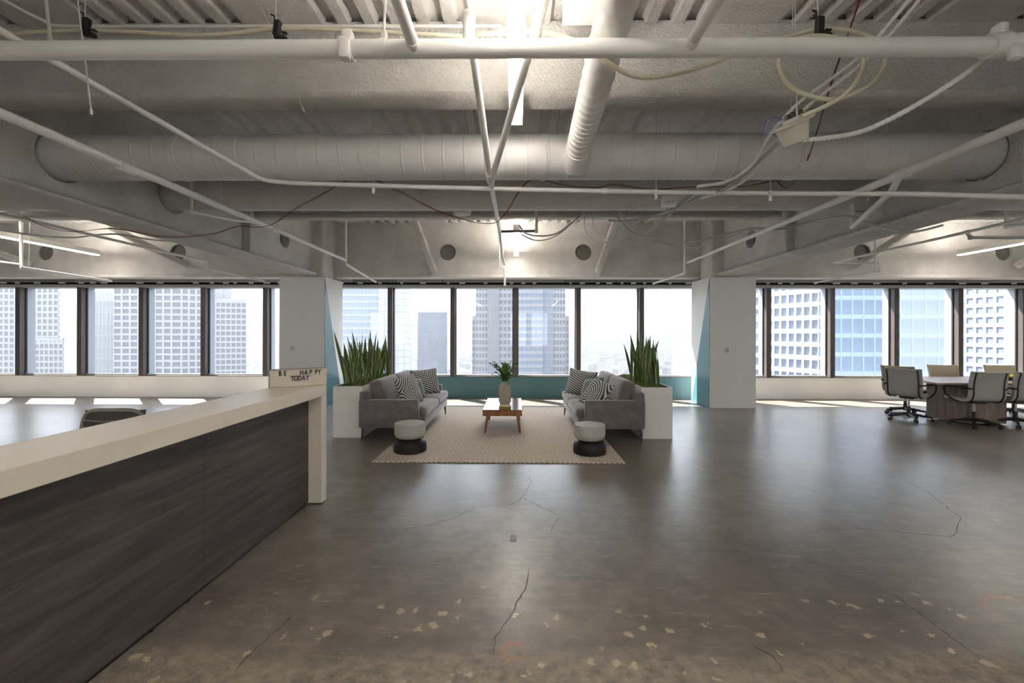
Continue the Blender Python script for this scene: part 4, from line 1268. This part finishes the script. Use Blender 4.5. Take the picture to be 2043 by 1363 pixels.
# ------------------------------------------------------------------ meeting table and chairs
MTZ = .74
mt = thing('meeting_table', 'ash-wood meeting table with panel pedestals by the far windows', 'table', (9.2, 7.85, 0))
poly = [(7.10, 7.27), (11.6, 7.27), (12.0, 7.85), (11.6, 8.42), (7.75, 8.42), (7.28, 7.85)]
MB().extrude(poly, lambda u, v: (u, v, MTZ - .03), lambda u, v: (u, v, MTZ)).build('top', tablewood, mt)
for x in (7.62, 9.6):
    b = MB()
    b.extrude([(x, 8.0), (x + .25, 7.45), (x + .85, 7.45), (x + 1.0, 8.0)], lambda u, v: (u, v, .02), lambda u, v: (u, v, MTZ - .03))
    b.build('pedestal', basewood, mt)
    MB().box(x + .3, x + .8, 7.5, 7.95, 0, .02).build('plinth', blackm, mt)

def make_chair(label, loc, rot, fab, group=None):
    o = thing('conference_chair', label, 'chair', loc, rot, group)
    # local: sitter faces +y, back at -y
    prof = [(.24, .455), (.20, .475), (.08, .468), (-.08, .455), (-.17, .462), (-.215, .495), (-.235, .56), (-.238, .68), (-.25, .79), (-.278, .905), (-.288, .935), (-.303, .925)]
    sp = smooth_path([(0, a, c) for a, c in prof], 4)
    def shell(seg, name):
        b = MB(); vs = []; n = len(seg); m = 8
        T = []
        for i in range(n):
            d = (seg[min(i + 1, n - 1)] - seg[max(i - 1, 0)]).normalized()
            T.append(Vector((0, -d.z, d.y)))
        for layer in (0, 1):
            for i in range(n):
                for k in range(m + 1):
                    u = -1 + 2 * k / m
                    p = seg[i] + T[i] * (-.0125 + .03 * layer - .008 * u * u * (1 - 2 * layer))
                    vs.append((u * .262, p.y - .02 * (1 - u * u) * min(1, max(0, (p.z - .5) * 5)), p.z))
        N = n * (m + 1); fs = []
        for i in range(n - 1):
            for k in range(m):
                a = i * (m + 1) + k
                fs.append((a, a + 1, a + m + 2, a + m + 1)); fs.append((N + a, N + a + m + 1, N + a + m + 2, N + a + 1))
        for i in range(n - 1):
            for k in (0, m):
                a = i * (m + 1) + k
                fs.append((a, a + m + 1, N + a + m + 1, N + a))
        for i in (0, n - 1):
            for k in range(m):
                a = i * (m + 1) + k
                fs.append((a, a + 1, N + a + 1, N + a))
        b.add(vs, fs)
        return b.build(name, fab, o, world=False, smooth=50)
    cut = 20
    shell(sp[:cut + 1], 'seat'); shell(sp[cut:], 'backrest')
    for s_ in (-1, 1):
        fr = [Vector((s_ * .215, q.y - .028 * (1 if q.z > .5 else .3), q.z - (.03 if q.z < .5 else 0))) for q in sp[2:-6]]
        MB().tube(fr, .012, 8).build('side_frame', blackm, o, world=False, smooth=50)
        arm = smooth_path([(s_ * .22, -.262, .66), (s_ * .295, -.20, .668), (s_ * .315, 0, .672), (s_ * .315, .13, .665), (s_ * .315, .185, .62), (s_ * .31, .14, .52), (s_ * .27, .02, .435), (s_ * .18, -.04, .42)], 6)
        MB().tube(arm, .013, 8).build('armrest', blackm, o, world=False, smooth=50)
        MB().rbox(s_ * .24 - .03, s_ * .24 + .03, -.275, -.235, .645, .675, .006, 1).build('arm_bracket', blackm, o, world=False)
    MB().rbox(-.10, .10, -.12, .12, .395, .44, .012, 2).build('tilt_mechanism', blackm, o, world=False, smooth=40)
    MB().tube([(0, 0, .40), (0, 0, .25)], .018, 12).build('gas_column', steelm, o, world=False, smooth=40)
    MB().tube([(0, 0, .25), (0, 0, .07)], [.026, .034], 12).build('column_sleeve', blackm, o, world=False, smooth=40)
    star_base(o, blackm, .31)
    return o
R = math.radians
def hub(px, py): q = PZ(px, py); return (q.x, q.y, 0)
make_chair('grey low-back conference chair at the tapered table end, turned to the windows', hub(1813, 838), R(-60), chairgrey)
make_chair('conference chair mostly hidden behind another at the tapered table end', hub(1806, 826), R(-66), chairtan)
make_chair('tan conference chair across the table, nearer its tapered end', (8.52, 8.36, 0), R(174), chairtan)
make_chair('tan conference chair across the table, behind the yellow-topped bag', (9.64, 8.36, 0), R(174), chairtan)
make_chair('grey conference chair with back to the room, at the table side near the tapered end', hub(1943, 850), R(-8), chairgrey)
make_chair('grey conference chair with back to the room, farther along the table', hub(2026, 850), R(-6), chairgrey)
p = PZ(2003, 755, MTZ)
bg_ = thing('table_bag', 'black bag with a yellow cloth on top on the meeting table', 'bag', (8.95, 7.75, MTZ))
MB().rbox(8.80, 9.12, 7.68, 7.84, MTZ, MTZ + .06, .015, 2).build('bag_body', blackm, bg_, smooth=40)
MB().rbox(8.78, 9.11, 7.67, 7.83, MTZ + .06, MTZ + .095, .015, 2).build('cloth', yellowm, bg_, smooth=40)
MB().tube([(8.85, 7.67, MTZ + .03), (8.95, 7.62, MTZ + .012), (9.05, 7.67, MTZ + .03)], .008, 6).build('handle', blackm, bg_)

# hairline cracks in the slab
crackm = mat('crack', (.035, .030, .026), .9)
flo = bpy.data.objects['floor']
rnd = random.Random(9)
for pl in ([(1058, 948), (1060, 965), (1052, 975), (1048, 985), (1040, 995), (1030, 1002), (1015, 1008), (995, 1010)], [(800, 1055), (850, 1050), (890, 1038), (915, 1030), (928, 1023), (950, 1010)], [(1042, 993), (1070, 1008), (1100, 1020), (1118, 1030), (1105, 1045), (1100, 1062)],
           [(1055, 1135), (1045, 1180), (1030, 1205), (1015, 1235), (990, 1270), (985, 1300)], [(1795, 955), (1840, 975), (1880, 1005), (1900, 1020), (1918, 1035), (1908, 1062), (1898, 1072), (1780, 1060), (1690, 1052)], [(1350, 980), (1400, 995), (1470, 1008), (1560, 1025)],
           [(582, 1228), (556, 1256), (512, 1292), (470, 1340)], [(1770, 1180), (1830, 1220), (1880, 1260), (1950, 1310)], [(1500, 1288), (1540, 1310), (1570, 1345)]):
    pts = []
    for a, c in zip(pl[:-1], pl[1:]):
        for t in (0, .25, .5, .75):
            pts.append(PZ(a[0] + (c[0] - a[0]) * t + rnd.uniform(-2.5, 2.5), a[1] + (c[1] - a[1]) * t + rnd.uniform(-1.2, 1.2)))
    pts.append(PZ(*pl[-1]))
    b = MB(); vs = []; nn = len(pts)
    for i, q in enumerate(pts):
        d = (pts[min(i + 1, nn - 1)] - pts[max(i - 1, 0)]).normalized()
        sd = Vector((-d.y, d.x, 0)) * rnd.uniform(.0012, .0030) * (1 if 0 < i < nn - 1 else .2)
        vs += [q + sd + Vector((0, 0, .0006)), q - sd + Vector((0, 0, .0006))]
    b.add(vs, [(2 * i, 2 * i + 1, 2 * i + 3, 2 * i + 2) for i in range(nn - 1)])
    b.build('crack', crackm, flo, fix=False)

# small floor plate
fp = PZ(1024, 1074)
pl_ = thing('floor_plate', 'small dark metal plate set in the concrete floor', 'floor plate', (fp.x, fp.y, 0))
MB().box(fp.x - .022, fp.x + .022, fp.y - .05, fp.y + .05, 0, .002).build('plate', mat('plate', (.05, .05, .05), .5, metal=.5), pl_)
for k in range(4):
    MB().box(fp.x - .016, fp.x + .016, fp.y - .04 + k * .022, fp.y - .032 + k * .022, .002, .003).build('slot', headm, pl_)

# ------------------------------------------------------------------ the city outside
GZ = -135.0
MB().box(-9000, 9000, 16, 14000, GZ - 5, GZ).build('city_ground', groundm, kind='structure')
hb = MB()
rnd = random.Random(2)
nh = 90
vs = []
for i in range(nh + 1):
    x = -9000 + 18000 * i / nh
    h = 170 + 120 * math.sin(i * .22 + 1.0) + 60 * math.sin(i * .61) + rnd.uniform(-15, 15)
    vs += [(x, 8200, GZ), (x, 9200, GZ + max(60, h)), (x, 10800, GZ)]
hb.add(vs, [(i * 3 + k, i * 3 + 3 + k, i * 3 + 4 + k, i * 3 + 1 + k) for i in range(nh) for k in (0, 1)])
hb.build('hills', hillm, kind='structure', smooth=80)

def building(name, label, c):
    return thing(name, label, 'building', (c[0], c[1], GZ))
def wing(o, c, w_, ztop, frame, glass, col_w, floor_h, pier, band, d_=24, rot=0.0, tl=0.0, tr=0.0, rec=.4, rows_z=(-34, 40), cap=1.5, core=None):
    """c: middle of the front face; plan is a trapezoid whose sides draw in by tl, tr per metre of depth"""
    H = ztop - GZ
    e = rec
    cb = MB().extrude([(-w_ / 2 + e * .2, e), (w_ / 2 - e * .2, e), (w_ / 2 - tr * d_, d_), (-w_ / 2 + tl * d_, d_)], lambda u, v: (u, v, 0), lambda u, v: (u, v, H - .5))
    cw_o = cb.build('wing', core or frame, o, world=False)
    cw_o.location = (c[0] - o.location.x, c[1] - o.location.y, 0)
    cw_o.rotation_euler = (0, 0, rot)
    fb = MB()
    z0 = rows_z[0] - GZ; z1 = min(rows_z[1], ztop) - GZ
    r0, r1 = int(z0 / floor_h), int(z1 / floor_h) + 1
    n = max(1, round(w_ / col_w)); cw = w_ / n
    for i in range(n + 1):
        a = -w_ / 2 + i * cw - pier / 2
        fb.box(max(a, -w_ / 2), min(a + pier, w_ / 2), 0, rec + .1, 0, H)
    for r in range(r0 - 1, int(H / floor_h) + 1):
        za = r * floor_h - band / 2
        if za + band < H: fb.box(-w_ / 2, w_ / 2, .02, rec + .1, max(0, za), za + band)
    fb.box(-w_ / 2, w_ / 2, -.05, rec + .2, H - cap, H)
    fb.box(-w_ / 2, w_ / 2, .03, rec + .1, 0, max(1, (r0 - 1) * floor_h))
    fb.build('facade_frame', frame, cw_o, world=False, fix=False)
    pw, ph = cw - pier, floor_h - band
    me = MB().box(-pw / 2, pw / 2, -.03, .03, -ph / 2, ph / 2)
    mm = bpy.data.meshes.new('window_pane'); mm.from_pydata([tuple(q) for q in me.v], [], me.f); mm.materials.append(glass)
    for r in range(r0, r1):
        for i in range(n):
            z = (r + .5) * floor_h
            if z + ph / 2 > H - cap: continue
            mk('window_pane', mm, glass, cw_o, loc=(-w_ / 2 + (i + .5) * cw, rec - .05, z))
    return cw_o
def at(px, Y):
    return PY(px, 667, Y).xy
def span(px0, px1, Y):
    a, c = at(px0, Y), at(px1, Y)
    return ((a.x + c.x) / 2, Y), c.x - a.x

# towers beyond the windows behind the desk
c, ww = span(-70, 117, 270)
A = building('office_tower', 'pale gridded office tower with a lower stepped wing, beyond the windows behind the desk', c)
wing(A, c, ww, 34, conc, bglass, 3.55, 3.95, 1.15, 1.3, tr=1.05)
c2, w2 = span(60, 126, 268); wing(A, c2, w2, -1.5, conc, bglass, 3.1, 3.95, .8, 1.2, d_=1.5, tr=1.05)
c, ww = span(226, 342, 255)
B = building('office_tower', 'broad pale tower with large square windows and an angled end', c)
wing(B, c, ww, 36, conc, bglass, 4.75, 4.0, 1.2, 1.2, tr=.9)
c2, w2 = span(342, 362, 255); wing(B, c2, w2, 36, conc, bglass, 6.2, 4.0, 1.2, 1.2, tr=.9, d_=6)
a = at(362, 255); wing(B, (a.x + 4.9, 255 + 2.3), 10.8, 36, conc, bglass, 3.9, 4.0, 1.0, 1.2, d_=14, rot=R(25), tr=.55)
c, ww = span(182, 228, 330)
building_h = building('glass_tower', 'hazy pale glass tower with vertical lines behind the broad pale tower', c)
wing(building_h, c, ww, 34, bwhite, bglass_l, 3.2, 9.0, .7, .4, rec=.2, tr=1.0, d_=15)
a = at(400, 262)
Cb = building('office_tower', 'pale tower with a stepped roof and small square windows by the letter board column', a)
c, ww = span(411, 440, 262); wing(Cb, c, ww, 23, conc, bglass, 2.95, 3.55, .75, 1.05, d_=10)
a = at(440, 262); wing(Cb, (a.x + 6.6, 264.2), 14, 23, conc, bglass, 2.6, 3.55, .6, 1.05, rot=R(18), d_=14, tr=.6)
c, ww = span(412, 461, 284); wing(Cb, c, ww, 34, bwhite, bwhite, 9, 12, 6, 9, tr=.8, d_=14)

# towers beyond the middle windows
a = at(754, 256)
D = building('glass_tower', 'pale blue glass tower with light bands and an angled gridded end by the snake plant', a)
c, ww = span(640, 754, 256); wing(D, c, ww, 38, bwhite, bglass_l, 2.2, 4.0, .22, .9, rec=.15, tr=.4)
wing(D, (a.x + 8.9, 256 + 4.3), 19.6, 38, bglass_b, mat('white glass', (.34, .37, .40), .12, var=.08, vscale=.1), 3.9, 3.95, .2, .22, rec=.12, d_=12, rot=R(26), tr=.5)
c, ww = span(833, 892, 480)
E_ = building('dark_tower', 'blue-grey slab tower with flat top standing in the haze', c)
wing(E_, c, ww, 1.55 + 44 * 480 / 851, mat('slab spandrel', (.085, .10, .14), .3), bglass_b, 4.2, 4.0, .5, .9, rec=.2, rows_z=(-46, 27), cap=2.5, tr=.2)
c, ww = span(995, 1030, 258)
Fb = building('stone_tower', 'big stepped stone tower with fluted corners in the middle of the view', c)
for px0, px1, Y, zt, gl, cwid, fh, pier, band, rc in ((942, 962, 262, 1.55 + 37 * 262 / 851, bglass, 1.95, 4.05, .62, 1.6, .4), (949, 973, 258, 37, bglass, 1.95, 4.05, .62, 1.6, .4), (973, 995, 256.5, 37, bglass_b, 1.1, 60, .35, .3, .5),
        (995, 1028, 258, 37, bglass, 2.3, 4.05, .7, 1.6, .4), (1028, 1083, 255, 37, bglass_b, 2.8, 4.05, .3, 1.8, .3), (1083, 1104, 257, 37, bglass_b, 1.2, 4.05, .25, .5, .3), (1104, 1128, 258, 37, bglass, 1.95, 4.05, .5, 1.5, .4), (1112, 1135, 264, 1.55 + 37 * 264 / 851, bglass, 1.95, 4.05, .5, 1.5, .4)):
    c, ww = span(px0, px1, Y); wing(Fb, c, ww, zt, conc2, gl, cwid, fh, pier, band, d_=20, rec=rc, tl=.1, tr=.15)

# towers beyond the windows by the meeting table
a, b2 = at(1478, 150), at(1634, 128)
G = building('white_tower', 'bright white gridded tower with dark square windows next to the second column', ((a.x + b2.x) / 2, 139))
L_ = (b2 - a).length; wing(G, ((a.x + b2.x) / 2, 139), L_, 40, bwhite, gglass, 2.3, 4.05, .68, 1.5, rot=math.atan2(b2.y - a.y, b2.x - a.x), d_=20, tl=.6)
a, b2 = at(1634, 128), at(1656, 116)
wing(G, ((a.x + b2.x) / 2, 122), (b2 - a).length, 40, mat('blue spandrel', (.16, .20, .27), .3), bglass_b, 2.2, 4.05, .3, .9, rot=math.atan2(b2.y - a.y, b2.x - a.x), d_=8, tl=.2)
c, ww = span(1656, 1790, 100)
Hb = building('glass_tower', 'blue reflective curtain-wall tower behind the meeting table', c)
wing(Hb, c, ww, 30, MAT['blue spandrel'], bglass_b, 2.75, 4.4, .35, 1.0, rec=.12, tl=1.2, d_=12)
c, ww = span(1795, 1925, 100)
Hc = building('glass_tower', 'mottled grey-blue glass tower behind the tan chairs', c)
wing(Hc, c, ww, 30, mat('grey spandrel', (.20, .23, .27), .3), bglass_l, 2.75, 4.4, .35, 1.0, rec=.12, tl=1.3, d_=11)
a, b2 = at(1925, 175), at(2100, 150)
Ib = building('white_tower', 'white gridded tower with square windows at the far end beyond the meeting table', ((a.x + b2.x) / 2, 162.5))
wing(Ib, ((a.x + b2.x) / 2, 162.5), (b2 - a).length, 44, bwhite, gglass, 3.2, 3.9, .95, 1.5, rot=math.atan2(b2.y - a.y, b2.x - a.x), d_=16, tl=1.0)

# low-rise city
rnd = random.Random(21)
low_kinds = []
for k in range(9):
    b = MB()
    wx, wy, hz = ((40, 26, 12), (24, 20, 20), (16, 16, 28))[k // 3]
    wx *= rnd.uniform(.85, 1.15); wy *= rnd.uniform(.85, 1.15)
    b.box(-wx / 2, wx / 2, -wy / 2, wy / 2, 0, hz)
    b.box(-wx / 2, wx / 2, -wy / 2, -wy / 2 + .8, hz, hz + 1.2); b.box(-wx / 2, wx / 2, wy / 2 - .8, wy / 2, hz, hz + 1.2)
    b.box(-wx / 2, -wx / 2 + .8, -wy / 2, wy / 2, hz, hz + 1.2); b.box(wx / 2 - .8, wx / 2, -wy / 2, wy / 2, hz, hz + 1.2)
    b.box(-wx / 6, wx / 8, -wy / 6, wy / 5, hz, hz + 3.2)
    for f_ in range(int(hz / 4)):
        b.box(-wx / 2 + 1, wx / 2 - 1, -wy / 2 - .15, -wy / 2 + .1, 1.2 + f_ * 4, 2.0 + f_ * 4)
    me = bpy.data.meshes.new('low_building'); me.from_pydata([tuple(q) for q in b.v], [], b.f)
    me.materials.append(lowm[k % 3])
    low_kinds.append(me)
taken = []
i = 0
while i < 230:
    a, c = rnd.choice(((1150, 1400), (1150, 1400), (1150, 1400), (892, 945), (808, 836), (480, 560), (120, 156)))
    Y = 1120 + 2200 * rnd.random() ** 1.5
    p = PY(rnd.uniform(a, c), 700, Y)
    if any(abs(p.x - q[0]) < 50 and abs(Y - q[1]) < 42 for q in taken):
        if rnd.random() > .004: continue
        i += 1; continue
    taken.append((p.x, Y))
    k = i % 9
    o = mk('low_building', low_kinds[k], lowm[k % 3], loc=(p.x, Y, GZ))
    o.rotation_euler = (0, 0, rnd.choice((0, 0, .2, -.3)))
    desc = ('white', 'grey', 'tan')[k % 3] + ' ' + ('long flat', 'square mid-height', 'narrow taller')[k // 3]
    tag(o, desc + ' block in the hazy low-rise city below the towers', 'building', desc + ' blocks in the low-rise city')
    i += 1
sb = MB()
for i in range(2600):
    Y = 3420 + 4300 * rnd.random() ** 1.3
    x = rnd.uniform(-1.4, 1.4) * Y; wx = rnd.uniform(12, 45); wy = rnd.uniform(12, 45)
    sb.box(x - wx / 2, x + wx / 2, Y - wy / 2, Y + wy / 2, GZ, GZ + rnd.uniform(5, 22))
so = sb.build('distant_rooftops', lowm[0], fix=False)
tag(so, 'countless tiny rooftops fading into the haze', 'buildings', kind='stuff')

# ------------------------------------------------------------------ haze over the city
HAZE = 0.0008
HAZE_ALBEDO = 0.235
hm = bpy.data.materials.new('city haze'); hm.use_nodes = True
n = hm.node_tree.nodes; n.clear()
ho = n.new('ShaderNodeOutputMaterial'); hv = n.new('ShaderNodeVolumeScatter')
hv.inputs['Color'].default_value = (.94, .97, 1.0, 1)
hv.inputs['Density'].default_value = HAZE * HAZE_ALBEDO
ha = n.new('ShaderNodeVolumeAbsorption')
ha.inputs['Color'].default_value = (0, 0, 0, 1)
ha.inputs['Density'].default_value = HAZE * (1 - HAZE_ALBEDO)
had = n.new('ShaderNodeAddShader')
hm.node_tree.links.new(hv.outputs[0], had.inputs[0]); hm.node_tree.links.new(ha.outputs[0], had.inputs[1])
hv.inputs['Anisotropy'].default_value = .3
hm.node_tree.links.new(had.outputs[0], ho.inputs['Volume'])
hz_ = MB().box(-8000, 8000, 40, 12000, GZ - 2, 55).build('city_haze', hm)
tag(hz_, 'pale sunlit haze lying over the city outside the windows', 'haze', kind='stuff')
bpy.context.view_layer.update()
